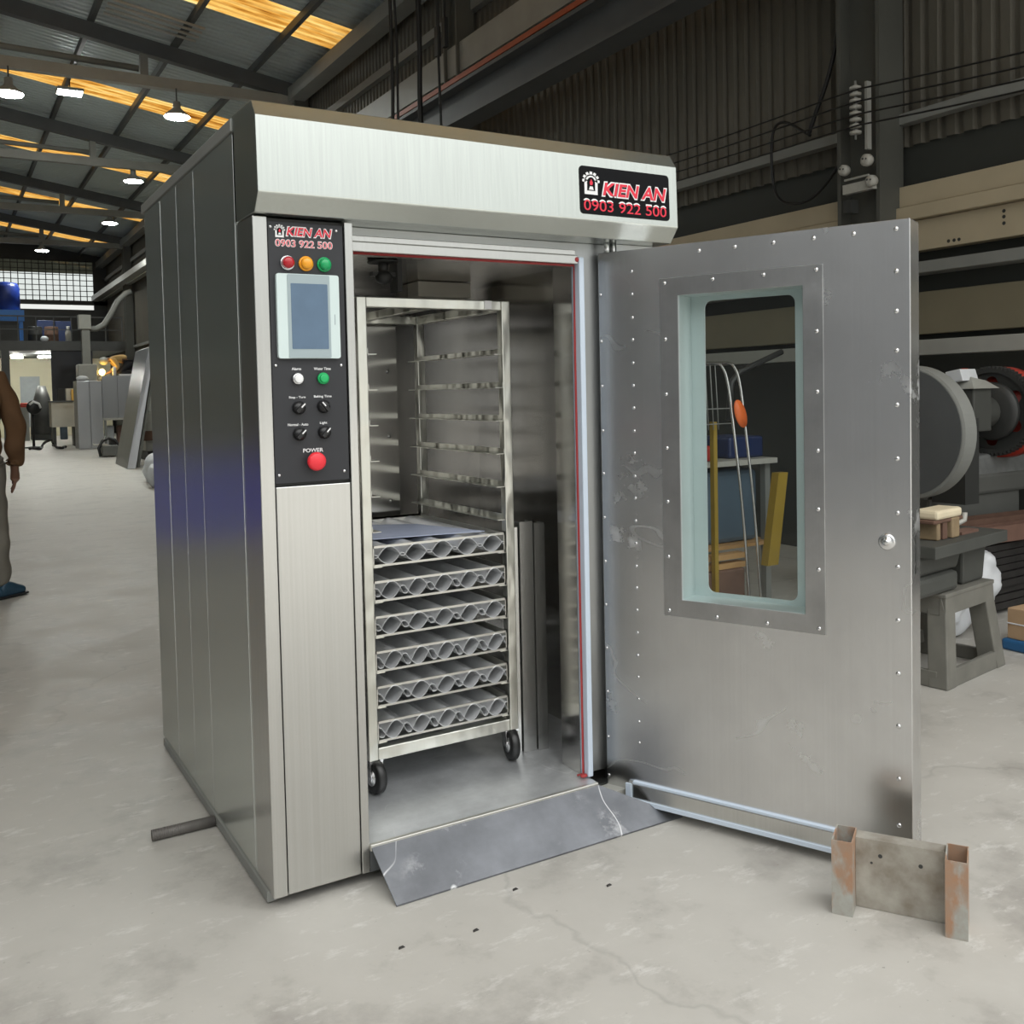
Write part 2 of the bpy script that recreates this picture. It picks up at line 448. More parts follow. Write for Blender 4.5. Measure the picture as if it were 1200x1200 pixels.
# left side panel, folded from three sheets with thin proud seams
mb = MB(); mb.box(.0, .141, .035, .012, .60, ZS); mb.box(.0, .602, .035, .012, .84, ZS); mb.box(.0, .842, .035, .012, 1.09, ZS); mb.box(.0, 1.092, .035, .012, D, ZS)
mb.mi = 1
for y, t in ((.156, .0008), (.60, .0004), (.84, .0004), (1.09, .0008)): mb.box(-t, y - t, .04, .002, y + t, ZS - .005)
sp = mb.build('side_panel', [M['steel_side'], M['rivet']], OV)
mb = MB(); mb.box(W - .012, .155, .03, W, D, ZS); mb.build('side_panel', M['steel_side'], OV)
mb = MB(); mb.box(.012, D - .012, .03, W - .012, D, ZS); mb.build('rear_panel', M['steel'], OV)
mb = MB(); mb.box(.012, .155, 1.93, W - .012, D - .012, ZS); mb.build('roof_panel', M['steel'], OV)
for x0, x1 in ((-.004, .03), (W - .03, W + .004)):
    MB().box(x0, .157, ZS + .004, x1, D + .04, 1.982).build('roof_edge_trim', M['frame_mid'], OV, .003)
mb = MB(); mb.box(-.006, .04, .006, .016, D - .03, .034); mb.box(W - .016, .1, .006, W + .004, D - .03, .034); mb.box(.016, D - .06, .006, W - .016, D - .03, .034); mb.box(.016, .12, .006, W - .016, .16, .034)
mb.build('base_rail', M['frame_mid'], OV, .002)
# control pillar
mb = MB(); mb.box(0, 0, .030, .0355, .141, ZT); mb.build('pillar_post', M['steel'], OV, .002)
mb = MB(); mb.box(.2335, 0, .030, .2555, .19, ZT); mb.build('pillar_post', M['steel'], OV, .002)
mb = MB(); mb.box(.038, .0015, .031, .231, .02, 1.052); lp = mb.build('lower_panel', M['steel'], OV, .002)
mb = MB(); mb.box(.0355, .02, .031, .2335, .03, ZT); mb.build('pillar_back', M['machine_dark'], OV)
mb = MB(); mb.box(.038, .004, 1.060, .230, .02, 1.703); CP = mb.build('control_panel', M['black_panel'], OV, .001)
CP['label'] = 'black control panel'
yp = .004
text_mesh('lettering', 'KIEN AN', .082, .203, 1.667, 1.6925, yp - .0004, M['white'], CP, .22, .055)
text_mesh('lettering', 'KIEN AN', .0845, .2005, 1.6697, 1.6902, yp - .0012, M['red_print'], CP, .22, .018)
text_mesh('lettering', '0903 922 500', .055, .202, 1.641, 1.660, yp - .0004, M['white'], CP, 0, .035)
text_mesh('lettering', '0903 922 500', .0565, .2005, 1.6427, 1.6583, yp - .0012, M['red_print'], CP, 0, -.012)

def logo(x0, z0, x1, z1, y, parent):
    """white gear-topped oven with a dark arch and a red flame inside"""
    w = x1 - x0; h = z1 - z0; cx = (x0 + x1) / 2; m = MB()
    F = lambda p, q, t: (x0 + p * w, y - t, z0 + q * h)
    m.prism([(.12, 0), (.88, 0), (.88, .62), (.12, .62)], F, 0, .0008)
    for k in range(7):
        a = math.pi * (k / 6); c, s_ = math.cos(a), math.sin(a)
        q = [(.5 + c * .30 - s_ * .09, .58 + s_ * .22 + c * .07), (.5 + c * .30 + s_ * .09, .58 + s_ * .22 - c * .07),
             (.5 + c * .5 + s_ * .07, .58 + s_ * .40 - c * .05), (.5 + c * .5 - s_ * .07, .58 + s_ * .40 + c * .05)]
        m.prism(q, F, 0, .0008)
    m.prism([(.5 + math.cos(R(a)) * .38, .56 + math.sin(R(a)) * .30) for a in range(0, 181, 15)], F, 0, .0008)
    m.mi = 1
    m.prism([(.27, .16), (.73, .16)] + [(.5 + math.cos(R(a)) * .23, .5 + math.sin(R(a)) * .24) for a in range(0, 181, 20)], F, .0004, .0014)
    m.mi = 0
    m.prism([(.36, .2), (.64, .2), (.58, .34), (.42, .34)], F, .001, .0019)
    m.mi = 2
    m.prism([(.5, .66), (.41, .5), (.44, .4), (.56, .4), (.6, .5)], F, .001, .0019)
    return m.build('emblem', [M['white'], M['plate_black'], M['red_print']], parent)
logo(.053, 1.664, .081, 1.696, yp - .0004, CP)
for i, (x, m_, l) in enumerate(((.084, 'red_lens', 'red pilot light'), (.131, 'amber_lens', 'amber pilot light'), (.178, 'green_lens', 'green pilot light'))):
    m = MB(); m.lathe((x, yp, 1.6025), (0, -1, 0), [(0, .0185), (.005, .0185), (.007, .0165)]); m.mi = 1
    m.lathe((x, yp - .006, 1.6025), (0, -1, 0), [(0, .0145), (.009, .0142), (.013, .011), (.0145, .0)])
    m.build('pilot_light', [M['chrome'] if i == 0 else M[m_], M[m_]], CP)['label'] = l
m = MB(); m.prism(rrect(.0525, 1.368, .212, 1.5755, .006), lambda p, q, t: (p, yp - t, q), 0, .011); m.mi = 1
m.prism(rrect(.079, 1.3695, .187, 1.574, .003), lambda p, q, t: (p, yp - t, q), .010, .0125); m.mi = 2
m.prism(rrect(.087, 1.391, .181, 1.552, .002), lambda p, q, t: (p, yp - t, q), .0122, .0131)
m.mi = 3
m.prism(rrect(.198, 1.452, .2005, 1.478, .001), lambda p, q, t: (p, yp - t, q), .0105, .0113)
m.build('touch_screen', [M['hmi_bezel'], M['hmi_inner'], M['hmi_screen'], M['hmi_inner']], CP)['label'] = 'pale touch screen unit'
for x, z in ((.045, 1.689), (.2135, 1.689), (.048, 1.351), (.2165, 1.351), (.048, 1.081), (.217, 1.082)):
    MB().lathe((x, yp, z), (0, -1, 0), [(0, .0042), (.0016, .0038), (.0026, .0)], 14).build('screw', M['chrome'], CP)
def btn(x, z, cap, ring, l, r=.0125):
    m = MB(); m.lathe((x, yp, z), (0, -1, 0), [(0, r + .002), (.008, r + .002), (.010, r)]); m.mi = 1
    m.lathe((x, yp - .009, z), (0, -1, 0), [(0, r - .0015), (.006, r - .0018), (.007, r - .004), (.0065, 0)])
    m.build('push_button', [M[ring], M[cap]], CP)['label'] = l
btn(.101, 1.318, 'white', 'chrome', 'silver push button'); btn(.166, 1.318, 'green_btn', 'green_btn', 'green push button')
def knob(x, z, ang):
    m = MB(); m.lathe((x, yp, z), (0, -1, 0), [(0, .0165), (.006, .0165), (.008, .0145), (.013, .0135), (.014, 0)])
    c, s_ = math.cos(R(ang)), math.sin(R(ang))
    P = lambda a, b, t: (x + a * c - b * s_, yp - t, z + a * s_ + b * c)
    m.prism([(-.014, -.0042), (.0145, -.0042), (.0145, .0042), (-.014, .0042)], P, .012, .0215); m.mi = 1
    m.prism([(.001, -.0015), (.0142, -.0015), (.0142, .0015), (.001, .0015)], P, .021, .0222)
    m.build('selector_knob', [M['knob'], M['white']], CP)
knob(.102, 1.246, 45); knob(.166, 1.248, 130); knob(.102, 1.181, 45); knob(.166, 1.183, 48)
m = MB(); m.lathe((.137, yp, 1.112), (0, -1, 0), [(0, .014), (.012, .013), (.013, .021), (.019, .0235), (.027, .0225), (.031, .017), (.0325, 0)])
m.build('emergency_stop', M['red_btn'], CP)['label'] = 'red mushroom button'
for s_, cx, z, w, h in (('Alarm', .099, 1.3425, .024, .0066), ('Water Time', .166, 1.3425, .044, .0066), ('Stop - Turn', .099, 1.2715, .042, .0072),
                        ('Baking Time', .165, 1.2725, .046, .0076), ('Normal - Auto', .099, 1.2045, .052, .0066), ('Light', .165, 1.206, .019, .0076), ('POWER', .136, 1.139, .052, .0098)):
    text_mesh('lettering', s_, cx - w / 2, cx + w / 2, z - h / 2, z + h / 2, yp - .0004, M['white'], CP, 0, .012)
# hood above the pillar and the opening
HP = [(-.021, 1.716), (-.0555, 1.759), (-.0505, 1.940), (-.022, 1.981), (.156, 1.986), (.156, 1.716)]
m = MB(); m.prism(HP, lambda p, q, t: (t, p, q), 0, W + .002)
m.build('hood', M['steel_hood'], OV, .0025)
# name plate
m = MB(); SL = (1.940 - 1.759)
yh = lambda z: -.0555 + .005 * (z - 1.759) / SL
m.prism(rrect(.921, 1.776, 1.247, 1.912, .012), lambda p, q, t: (p, yh(q) - .0004 - t, q), 0, .0012)
NP = m.build('name_plate', M['plate_black'], OV); NP['label'] = 'black name plate'
y1 = yh(1.85) - .0024
text_mesh('lettering', 'KIEN AN', .996, 1.238, 1.829, 1.874, y1, M['white'], NP, .2, .058)
text_mesh('lettering', 'KIEN AN', 1.0005, 1.2335, 1.833, 1.870, y1 - .001, M['red_print'], NP, .2, .026)
text_mesh('lettering', '0903 922 500', .929, 1.2385, 1.782, 1.8205, y1 + .0006, M['white'], NP, 0, .05)
text_mesh('lettering', '0903 922 500', .9335, 1.234, 1.7865, 1.816, y1 - .0006, M['red_print'], NP, 0, .002)
logo(.930, 1.832, .990, 1.898, y1 + .0006, NP)
# opening frame, chamber
YF = .078
m = MB(); m.box(.2555, YF, 1.668, 1.125, .14, 1.716); m.box(.984, YF, .10, 1.125, .14, 1.668); m.box(1.125, .05, .03, W - .012, .155, 1.716)
m.build('door_frame', M['dark_frame'], OV, .002)
m = MB(); m.box(.2555, .04, 1.647, .976, YF, 1.672); m.box(.2555, .052, 1.674, .976, YF, 1.690)
m.build('frame_bead', M['steel'], OV, .002)
m = MB(); m.box(.977, .036, .106, .995, YF, 1.668); m.build('door_seal', M['gasket'], OV, .003)['label'] = 'pale blue silicone seal'
m = MB(); m.tube([(.2565, .06, 1.645), (.974, .06, 1.645), (.974, .062, 1.4), (.9745, .061, .7), (.974, .06, .112), (.955, .065, .1075)], .0035, 8)
m.ball((.972, .045, 1.660), .009); m.ball((.968, .048, .110), .008, sc=(1.6, 1, .7))
m.build('silicone_bead', M['red_silicone'], OV)['label'] = 'red silicone bead'
CH1 = 1.085
m = MB(); m.box(.976, YF, .103, .984, .178, 1.66); m.box(.2555, .14, 1.655, .984, .178, 1.668)
m.build('chamber_jamb', M['steel_in'], OV)
m = MB(); m.box(.2555, CH1, .103, 1.205, CH1 + .01, 1.715); m.build('chamber_back_wall', M['steel_in'], OV)
m = MB(); m.box(1.200, .178, .103, 1.21, CH1, 1.715); m.box(.984, .170, .103, 1.2, .178, 1.715); m.build('chamber_side_wall', M['steel_in'], OV)
m = MB(); m.box(.2455, .19, .103, .2555, CH1, 1.715); m.build('chamber_side_wall', M['steel_in'], OV)
m = MB(); m.box(.2555, .14, 1.70, 1.2, CH1, 1.71); m.build('chamber_ceiling', M['steel_in'], OV)
# air duct column with slots at the rear corner
m = MB(); m.box(.62, .975, .103, .80, CH1 - .001, 1.66)
m.build('air_duct', [M['steel_in'], M['machine_dark']], OV, .002)
for z in (.40, .66, .88, 1.12, 1.36):
    MB().lathe((.76, .9745, z), (0, -1, 0), [(0, .008), (.003, .008), (.005, 0)], 14).build('bolt', M['steel_in'], OV)
m = MB(); m.box(.90, .985, 1.640, 1.125, CH1 - .001, 1.698); m.build('light_box', M['pale_crate'], OV, .004)['label'] = 'pale light box'
# hanger that turns the trolley
m = MB(); m.cyl((.56, .52, 1.7), (.56, .52, 1.655), .016); m.lathe((.56, .52, 1.690), (0, 0, 1), [(0, .05), (.006, .05), (.008, .02)])
m.ball((.56, .52, 1.645), .028, sc=(1, 1, .8)); m.box(.52, .51, 1.648, .60, .53, 1.660)
m.box(.60, .50, 1.60, .616, .56, 1.70)
m.build('hanger_hook', M['machine_dark'], OV)
m = MB(); m.box(.2555, .006, .092, .984, .178, .102); m.box(.2555, .178, .092, 1.2, CH1, .102); m.build('chamber_floor', M['steel_floor'], OV)
m = MB(); m.box(.2555, -.006, .085, .984, .006, .1035); m.build('sill_nosing', M['tray_rim'], OV, .003)
bm2 = MB()
T = [(.258, -.006, .096), (.984, -.006, .096), (1.186, -.146, .005), (.264, -.146, .005)]
bm2.hexa([(a, b, c - .004) for a, b, c in T] + T)
bm2.build('ramp', M['ramp_steel'], OV)
m = MB(); m.hexa([(.99, .05, .03), (1.036, -.004, .03), (1.2, -.004, .03), (1.2, .07, .03), (.99, .05, .062), (1.036, -.004, .062), (1.2, -.004, .062), (1.2, .07, .062)])
m.build('hinge_bracket', M['frame_light'], OV, .002)
MB().box(.2555, .0, .03, .984, .004, .09).build('plinth', M['frame_dark'], OV)
MB().cyl((1.085, .045, 1.684), (1.085, .045, 1.716), .009).cyl((1.11, .045, 1.684), (1.11, .045, 1.716), .006).build('hinge_pin', M['rivet'], OV)
# ---- door, hinged open
H0 = Vector((1.060, .057, 0)); E0 = Vector((1.4275, -.7565, 0)); DL = (E0 - H0).length; De = (E0 - H0).normalized(); Dn = Vector((De.y, -De.x, 0))
DP = lambda s, z, t=0.: tuple(H0 + De * s + Dn * t + Vector((0, 0, z)))
TH = .094; ZB, ZTOP = .052, 1.685
wo = (.262, .660, .622, 1.540)      # inner face opening (s0,z0,s1,z1)
m = MB(); m.frame(lambda a, b, d: DP(a, b, -d), (0, ZB, DL, ZTOP), (wo[0] - .002, wo[1] - .002, wo[2] + .002, wo[3] + .002), 0, TH)
DR = m.build('door', M['steel_door'], OV, .003); DR['label'] = 'open steel door with window'
m = MB(); m.frame(lambda a, b, d: DP(a, b, .003 - d), (.204, .610, .676, 1.591), wo, 0, .004)
m.build('window_frame', M['steel_frame'], DR, .0012)
# pale liner of the window reveal and outer flange with rounded opening
m = MB()
ln = [(wo[0], wo[1]), (wo[2], wo[1]), (wo[2], wo[3]), (wo[0], wo[3])]
for k in range(4):
    (a, b), (c, d) = ln[k], ln[(k + 1) % 4]
    m.face([m.bm.verts.new(DP(a, b, .002)), m.bm.verts.new(DP(c, d, .002)), m.bm.verts.new(DP(c, d, -.088)), m.bm.verts.new(DP(a, b, -.088))])
inn = rrect(.303, .672, .571, 1.526, .022); NI = len(inn)
cs = [(wo[2], wo[3]), (wo[0], wo[3]), (wo[0], wo[1]), (wo[2], wo[1])]
out = [cs[k // 6] for k in range(NI)]
vi = [m.bm.verts.new(DP(a, b, -.088)) for a, b in inn]; vo = [m.bm.verts.new(DP(a, b, -.088)) for a, b in out]
vj = [m.bm.verts.new(DP(a, b, -.094)) for a, b in inn]
for k in range(NI):
    j = (k + 1) % NI
    m.face([vi[k], vi[j], vo[j], vo[k]]); m.face([vi[k], vj[k], vj[j], vi[j]])
m.build('window_reveal', M['reveal'], DR)
m = MB(); vs = [m.bm.verts.new(DP(a, b, -.005)) for a, b in ((.2625, .6605), (.6215, .6605), (.6215, 1.5395), (.2625, 1.5395))]; m.face(vs)
m.build('window_glass', M['glass'], DR)
# red sealant corner
rv = None
def rivet(s, z, r=.0065):
    global rv
    if rv is None:
        rv = MB(); rv.lathe((0, 0, 0), Dn, [(0, 1), (.35, .8), (.5, .35), (.52, 0)], 12); rv = rv.build('rivet', M['rivet'], None)
        o = rv
    else:
        o = rv.copy(); COL.objects.link(o)
    o.parent = DR; o.location = DP(s, z, .0 if not (.204 < s < .676 and .61 < z < 1.591) else .0035); o.scale = (r, r, r)
    return o
for z in (1.661, 1.556, 1.456, 1.357, 1.220, 1.084, .946, .808, .671, .534, .398, .261, .140): rivet(.859, z)
for s in (.328, .434, .543, .652, .755): rivet(s, 1.660)
for k in range(22): rivet(.1135, 1.622 - .0672 * k - random.uniform(0, .003), .0052)
for z in (1.56, 1.42, 1.285, 1.15, 1.02, .886, .752, .619, .485, .35, .21, .09): rivet(.007, z, .005)
for z in (1.577, 1.416, 1.257, 1.101, .945, .784, .626): rivet(.221, z); rivet(.659, z)
for s in (.369, .516): rivet(s, 1.576); rivet(s, .623)
m = MB(); m.lathe(DP(.833, .871, 0), Dn, [(0, .021), (.003, .021), (.005, .017), (.004, .010), (.009, .009), (.010, 0)], 24)
m.build('latch_disc', M['rivet'], DR)
m = MB(); m.hexa([DP(DL + .0005, .788, -.052), DP(DL + .0005, .788, -.036), DP(DL + .0005, .886, -.036), DP(DL + .0005, .886, -.052), DP(DL + .0015, .788, -.052), DP(DL + .0015, .788, -.036), DP(DL + .0015, .886, -.036), DP(DL + .0015, .886, -.052)])
m.build('latch_slot', M['machine_dark'], DR)
m = MB(); P3 = lambda a, b, t: DP(t, b, a)
m.prism([(.0, .036), (.012, .036), (.012, .084), (.0, .09)], P3, .078, DL - .03)
SW = m.build('door_sweep', M['steel'], DR, .001)
m = MB(); m.prism([(.012, .030), (.018, .030), (.018, .042), (.012, .042)], P3, .076, DL - .03); m.prism([(.0, .084), (.010, .086), (.010, .092), (.0, .094)], P3, .095, DL - .05)
m.prism([(.012, .03), (.018, .03), (.018, .086), (.012, .086)], P3, .074, .092)
m.build('sweep_seal', M['gasket'], SW)
# ------------------------------------------------------------------ trolley and its trays
TR = thing('baking_trolley', 'wheeled steel rack trolley with angle runners parked inside the oven', 'trolley', (.625, .58, .103))
XL, XR, YA, YB = .372, .880, .280, .930
for x in (XL, XR - .03):
    for y in (YA, YB - .03):
        MB().box(x, y, .203, x + .03, y + .03, 1.557).build('post', M['tube_steel'], TR, .003)
for nm, z0, z1 in (('top_rail', 1.527, 1.557), ('bottom_rail', .203, .240)):
    for y in (YA, YB - .03):
        MB().box(XL + .03, y + .001, z0, XR - .03, y + .029, z1).build(nm, M['tube_steel'], TR, .003)
    for x in (XL, XR - .03):
        MB().box(x + .001, YA + .03, z0, x + .029, YB - .03, z1).build(nm, M['tube_steel'], TR, .003)
MB().box(.61, YA + .03, 1.530, .64, YB - .03, 1.556).build('hook_bar', M['tube_steel'], TR, .002)
MB().box(XR - .09, YA - .0015, 1.530, XR - .065, YA + .001, 1.556).build('tag_plate', M['white'], TR)
TZ = [.252 + .1035 * k for k in range(12)]
for z in TZ:
    for sgn, x in ((1, XL + .03), (-1, XR - .03)):
        m = MB(); x2 = x + sgn * .028; x3 = x + sgn * .0015
        m.box(min(x, x2), YA + .002, z, max(x, x2), YB - .004, z + .002); m.box(min(x, x3), YA + .002, z, max(x, x3), YB - .004, z + .018)
        m.build('runner', M['tube_steel'], TR)
for x, y, a in ((XL + .02, YA + .03, 8), (XR - .015, YA + .035, -10), (XL + .02, YB - .04, 5), (XR - .02, YB - .04, 12)):
    ca, sa = math.cos(R(90 + a)), math.sin(R(90 + a)); e = (ca, sa); n_ = (-sa, ca)
    m = MB(); m.obox((x, y), e, n_, -.028, .028, -.022, .022, .196, .203)
    for s_ in (-1, 1):
        m.hexa([(x + e[0] * a_ + n_[0] * b_, y + e[1] * a_ + n_[1] * b_, z_) for a_, b_, z_ in
                ((-.03, s_ * .019, .145), (-.002, s_ * .019, .145), (-.002, s_ * .0215, .145), (-.03, s_ * .0215, .145), (-.026, s_ * .019, .197), (.024, s_ * .019, .197), (.024, s_ * .0215, .197), (-.026, s_ * .0215, .197))])
    cs = m.build('caster', M['chrome'], TR)
    wx, wy = x - e[0] * .016, y - e[1] * .016
    w = MB(); w.lathe((wx - n_[0] * .015, wy - n_[1] * .015, .1545), n_, [(0, .036), (.001, .046), (.006, .051), (.024, .051), (.029, .046), (.03, .036)], 32)
    w.build('wheel', M['rubber'], cs)
    w = MB(); w.lathe((wx - n_[0] * .0225, wy - n_[1] * .0225, .1545), n_, [(0, .007), (.005, .008), (.0065, .026), (.0385, .026), (.04, .008), (.045, .007)], 20)
    w.build('hub', M['chrome'], cs)

def tray(z, a, vm, ph, label, x0=.404, x1=.846):
    """a rimmed baguette tray: two corrugated sheets lying crest to trough"""
    T = thing('baguette_tray', label, 'baking tray', (.625, .58, z), 'baguette trays on the trolley')
    y0, y1_ = YA + .006, YB - .03; h = .062; x0b = x0 + .004; p = (x1 - x0b - .004) / 5
    m = MB()
    m.box(x0, y0, z, x1, y0 + .004, z + .0065)
    m.frame(lambda u, v, d: (u, v, z + d), (x0, y0, x1, y1_), (x0 + .004, y0 + .004, x1 - .004, y1_ - .004), h - .007, h)
    for x in (x0, x1 - .0025): m.box(x, y0, z, x + .0025, y1_, z + h)
    m.box(x0, y1_ - .004, z, x1, y1_, z + h)
    m.build('rim', M['tray_rim'], T)
    n = 140; us = [k / n * 5 for k in range(n + 1)]
    def F(u):
        x2 = (2 * ((u % 1) - .5)) ** 2 / .72; k = .16; h_ = max(k - abs(x2 - 1), 0) / k
        return min(x2, 1) - h_ * h_ * k / 4
    H = h - .011
    lo = [(x0b + u * p, z + .0075 + a * H * F(u)) for u in us]
    up = [(x0b + u * p, z + .0075 + vm * H + (1 - vm) * H * (1 - F(u + ph))) for u in us]
    for nm, pr_ in (('lower_wave_sheet', lo), ('upper_wave_sheet', up)):
        t = .0016
        m = MB(); m.prism([(x, q) for x, q in pr_] + [(x, q - t) for x, q in pr_[::-1]], lambda u, v, d: (u, d, v), y0 - .003, y1_ - .006)
        m.build(nm, M['tray_steel'], T)
    return T
for k, (a, vm, ph, l) in enumerate((
        (.70, .14, -.10, 'baguette tray of wavy steel, lowest on the trolley, just over the casters'),
        (.66, .22, -.09, 'baguette tray of wavy steel, second up from the trolley casters'),
        (.74, .10, -.12, 'baguette tray of wavy steel, third up from the trolley casters'),
        (.62, .26, -.07, 'baguette tray of wavy steel, third down from the loaded top of the stack'),
        (.66, .2, -.08, 'baguette tray of wavy steel just under the topmost tray'),
        (.54, .40, -.03, 'topmost baguette tray, with wide round channels and a film on it'))):
    tray(TZ[k] + .0022, a, vm, ph, l)
m = MB(); m.hexa([(.41, .40, TZ[5] + .0665), (.80, .33, TZ[5] + .0665), (.70, .62, TZ[5] + .0665), (.42, .80, TZ[5] + .0665), (.41, .40, TZ[5] + .068), (.80, .33, TZ[5] + .068), (.70, .62, TZ[5] + .068), (.42, .80, TZ[5] + .068)])
tag(m.build('plastic_film', M['film']), 'pale blue plastic film lying on the topmost baguette tray', 'film')
# folded steel strips stood on end inside the oven
def strip(x, y, w, d, h, label):
    m = MB(); t = .002
    m.prism([(0, 0), (w, -.004), (w, d), (w - t, d), (w - t, -.004 + t), (t, t), (t, d), (0, d)], lambda p, q, s: (x + p, y + q, s), .1025, .1025 + h)
    tag(m.build('steel_strip', M['steel']), label, 'steel strip', 'folded steel strips inside the oven')
strip(.906, .338, .016, .03, .735, 'narrow folded steel strip stood between the trolley and the widest strip')
strip(.9255, .325, .046, .04, .752, 'widest folded steel strip, middle one of three stood in the oven')
strip(.975, .315, .036, .04, .745, 'folded steel strip stood beside the oven door jamb')

# ------------------------------------------------------------------ on the floor near the oven
def along(px, z=0.): return px
m = MB(); m.tube([(-.186, .572, .0165), (-.0075, .572, .0165)], .0155, 16)
for k in range(14): m.lathe((-.186 + .006 * k, .572, .0165), (1, 0, 0), [(0, .0155), (.0015, .0163), (.003, .0155)], 16)
tag(m.build('steel_rod', M['rod']), 'dark ribbed steel rod sticking out from under the oven side', 'rod')
BO = (1.140, -.745); be = (.546, -.838); bn = (.838, .546)
BK = thing('steel_bracket', 'welded rusty bracket of two square tubes and a plate before the open door', 'bracket', (1.24, -.87, 0))
for a0 in (0, .250):
    m = MB(); t = .003; w, d = .048, .092
    m.obox(BO, be, bn, a0, a0 + w, 0, t, 0, .181); m.obox(BO, be, bn, a0, a0 + w, d - t, d, 0, .181)
    m.obox(BO, be, bn, a0, a0 + t, t, d - t, 0, .181); m.obox(BO, be, bn, a0 + w - t, a0 + w, t, d - t, 0, .181)
    m.build('square_tube', M['worn_tube'], BK)
m = MB(); m.obox(BO, be, bn, .0485, .2495, .058, .062, .001, .168); m.obox(BO, be, bn, .0485, .2495, .058, .100, .168, .172)
for a, z, r in ((.105, .135, .005), (.085, .115, .003), (.195, .128, .005)):
    m.mi = 1; c = (BO[0] + be[0] * a + bn[0] * .058, BO[1] + be[1] * a + bn[1] * .058, z); m.lathe(c, (-bn[0], -bn[1], 0), [(-.001, r), (.0006, r)], 12); m.mi = 0
m.build('web_plate', [M['worn_plate'], M['machine_dark']], BK)
for i, (x, y) in enumerate(((.201, -.315), (.379, -.345), (.554, -.234), (.767, -.348))):
    m = MB(); m.hexa([(x - .008, y - .004, .0005), (x + .009, y - .002, .0005), (x + .007, y + .005, .0005), (x - .005, y + .004, .0005), (x - .006, y - .003, .004), (x + .007, y - .001, .003), (x + .005, y + .003, .004), (x - .004, y + .003, .003)])
    tag(m.build('debris_chip', M['dark_scrap']), 'small dark metal chip lying on the concrete before the ramp', 'debris', 'dark chips before the ramp')

# ------------------------------------------------------------------ people
P = thing('person', 'person in brown jacket and grey trousers standing with back turned in the aisle', 'person', (-.49, 4.75, 0))
px, py = -.50, 4.75
Jb = {'pel': ((px, py, .92), .13, .10), 'wai': ((px, py, 1.08), .125, .10), 'che': ((px, py + .01, 1.28), .15, .11), 'nek': ((px, py + .01, 1.46), .062, .06), 'hed0': ((px, py + .03, 1.53), .065, .075),
      'hed1': ((px, py + .05, 1.62), .08, .095), 'hed2': ((px, py + .04, 1.71), .06, .07)}
Eb = [('pel', 'wai'), ('wai', 'che'), ('che', 'nek'), ('nek', 'hed0'), ('hed0', 'hed1'), ('hed1', 'hed2')]
for s_, n in ((1, 'r'), (-1, 'l')):
    ft = .13 if s_ > 0 else -.05
    Jb.update({'sh' + n: ((px + s_ * .175, py, 1.405), .062), 'el' + n: ((px + s_ * .245, py - .03, 1.12), .045), 'wr' + n: ((px + s_ * .245, py + .03, .86), .03), 'pa' + n: ((px + s_ * .245, py + .04, .80), .034, .022), 'kn_' + n: ((px + s_ * .245, py + .045, .755), .032, .017),
               'hi' + n: ((px + s_ * .095, py, .86), .085), 'kn' + n: ((px + s_ * .115, py + .01, .50), .058), 'an' + n: ((px + s_ * .12, py - .02, .09), .04), 'to' + n: ((px + s_ * .12 + ft, py + .10, .04), .035, .025)})
    Eb += [('che', 'sh' + n), ('sh' + n, 'el' + n), ('el' + n, 'wr' + n), ('wr' + n, 'pa' + n), ('pa' + n, 'kn_' + n), ('pel', 'hi' + n), ('hi' + n, 'kn' + n), ('kn' + n, 'an' + n), ('an' + n, 'to' + n)]
    for k, dx in enumerate((-.024, -.008, .008, .023)):
        ln_ = (.062, .075, .07, .055)[k]; f = 'f%d%s' % (k, n); b0 = (px + s_ * .245, py + .045 + dx, .755)
        Jb[f + 'a'] = (b0, .0095); Jb[f + 'b'] = ((b0[0] - s_ * .008, b0[1], .755 - ln_ * .55), .0088); Jb[f + 'c'] = ((b0[0] - s_ * .024, b0[1] + .002, .755 - ln_), .0075)
        Eb += [('kn_' + n, f + 'a'), (f + 'a', f + 'b'), (f + 'b', f + 'c')]
    Jb['t' + n] = ((px + s_ * .24, py + .075, .775), .0105); Jb['u' + n] = ((px + s_ * .235, py + .09, .735), .009); Eb += [('pa' + n, 't' + n), ('t' + n, 'u' + n)]
skin('body', Jb, Eb, M['skin'], P, 'pel')
Jj = {'hem': ((px, py, .83), .19, .13), 'wai': ((px, py, 1.02), .185, .14), 'che': ((px, py + .01, 1.26), .195, .14), 'top': ((px, py + .01, 1.43), .10, .085)}
Ej = [('hem', 'wai'), ('wai', 'che'), ('che', 'top')]
for s_, n in ((1, 'r'), (-1, 'l')):
    Jj.update({'sh' + n: ((px + s_ * .18, py, 1.405), .085), 'ua' + n: ((px + s_ * .225, py - .02, 1.26), .078), 'el' + n: ((px + s_ * .255, py - .03, 1.12), .07), 'cu' + n: ((px + s_ * .25, py + .02, .90), .056), 'ce' + n: ((px + s_ * .247, py + .03, .85), .05)})
    Ej += [('che', 'sh' + n), ('sh' + n, 'ua' + n), ('ua' + n, 'el' + n), ('el' + n, 'cu' + n), ('cu' + n, 'ce' + n)]
crumple(skin('jacket', Jj, Ej, M['jacket'], P, 'hem', 3), .019, 2)
Jt = {'pel': ((px, py, .92), .15, .115)}; Et = []
for s_, n in ((1, 'r'), (-1, 'l')):
    Jt.update({'hi' + n: ((px + s_ * .095, py, .84), .105), 'kn' + n: ((px + s_ * .115, py + .01, .50), .088), 'cf' + n: ((px + s_ * .12, py - .01, .26), .082), 'an' + n: ((px + s_ * .12, py - .02, .075), .075)})
    Et += [('pel', 'hi' + n), ('hi' + n, 'kn' + n), ('kn' + n, 'cf' + n), ('cf' + n, 'an' + n)]
crumple(skin('trousers', Jt, Et, M['trousers'], P, 'pel', 3), .015, 5)
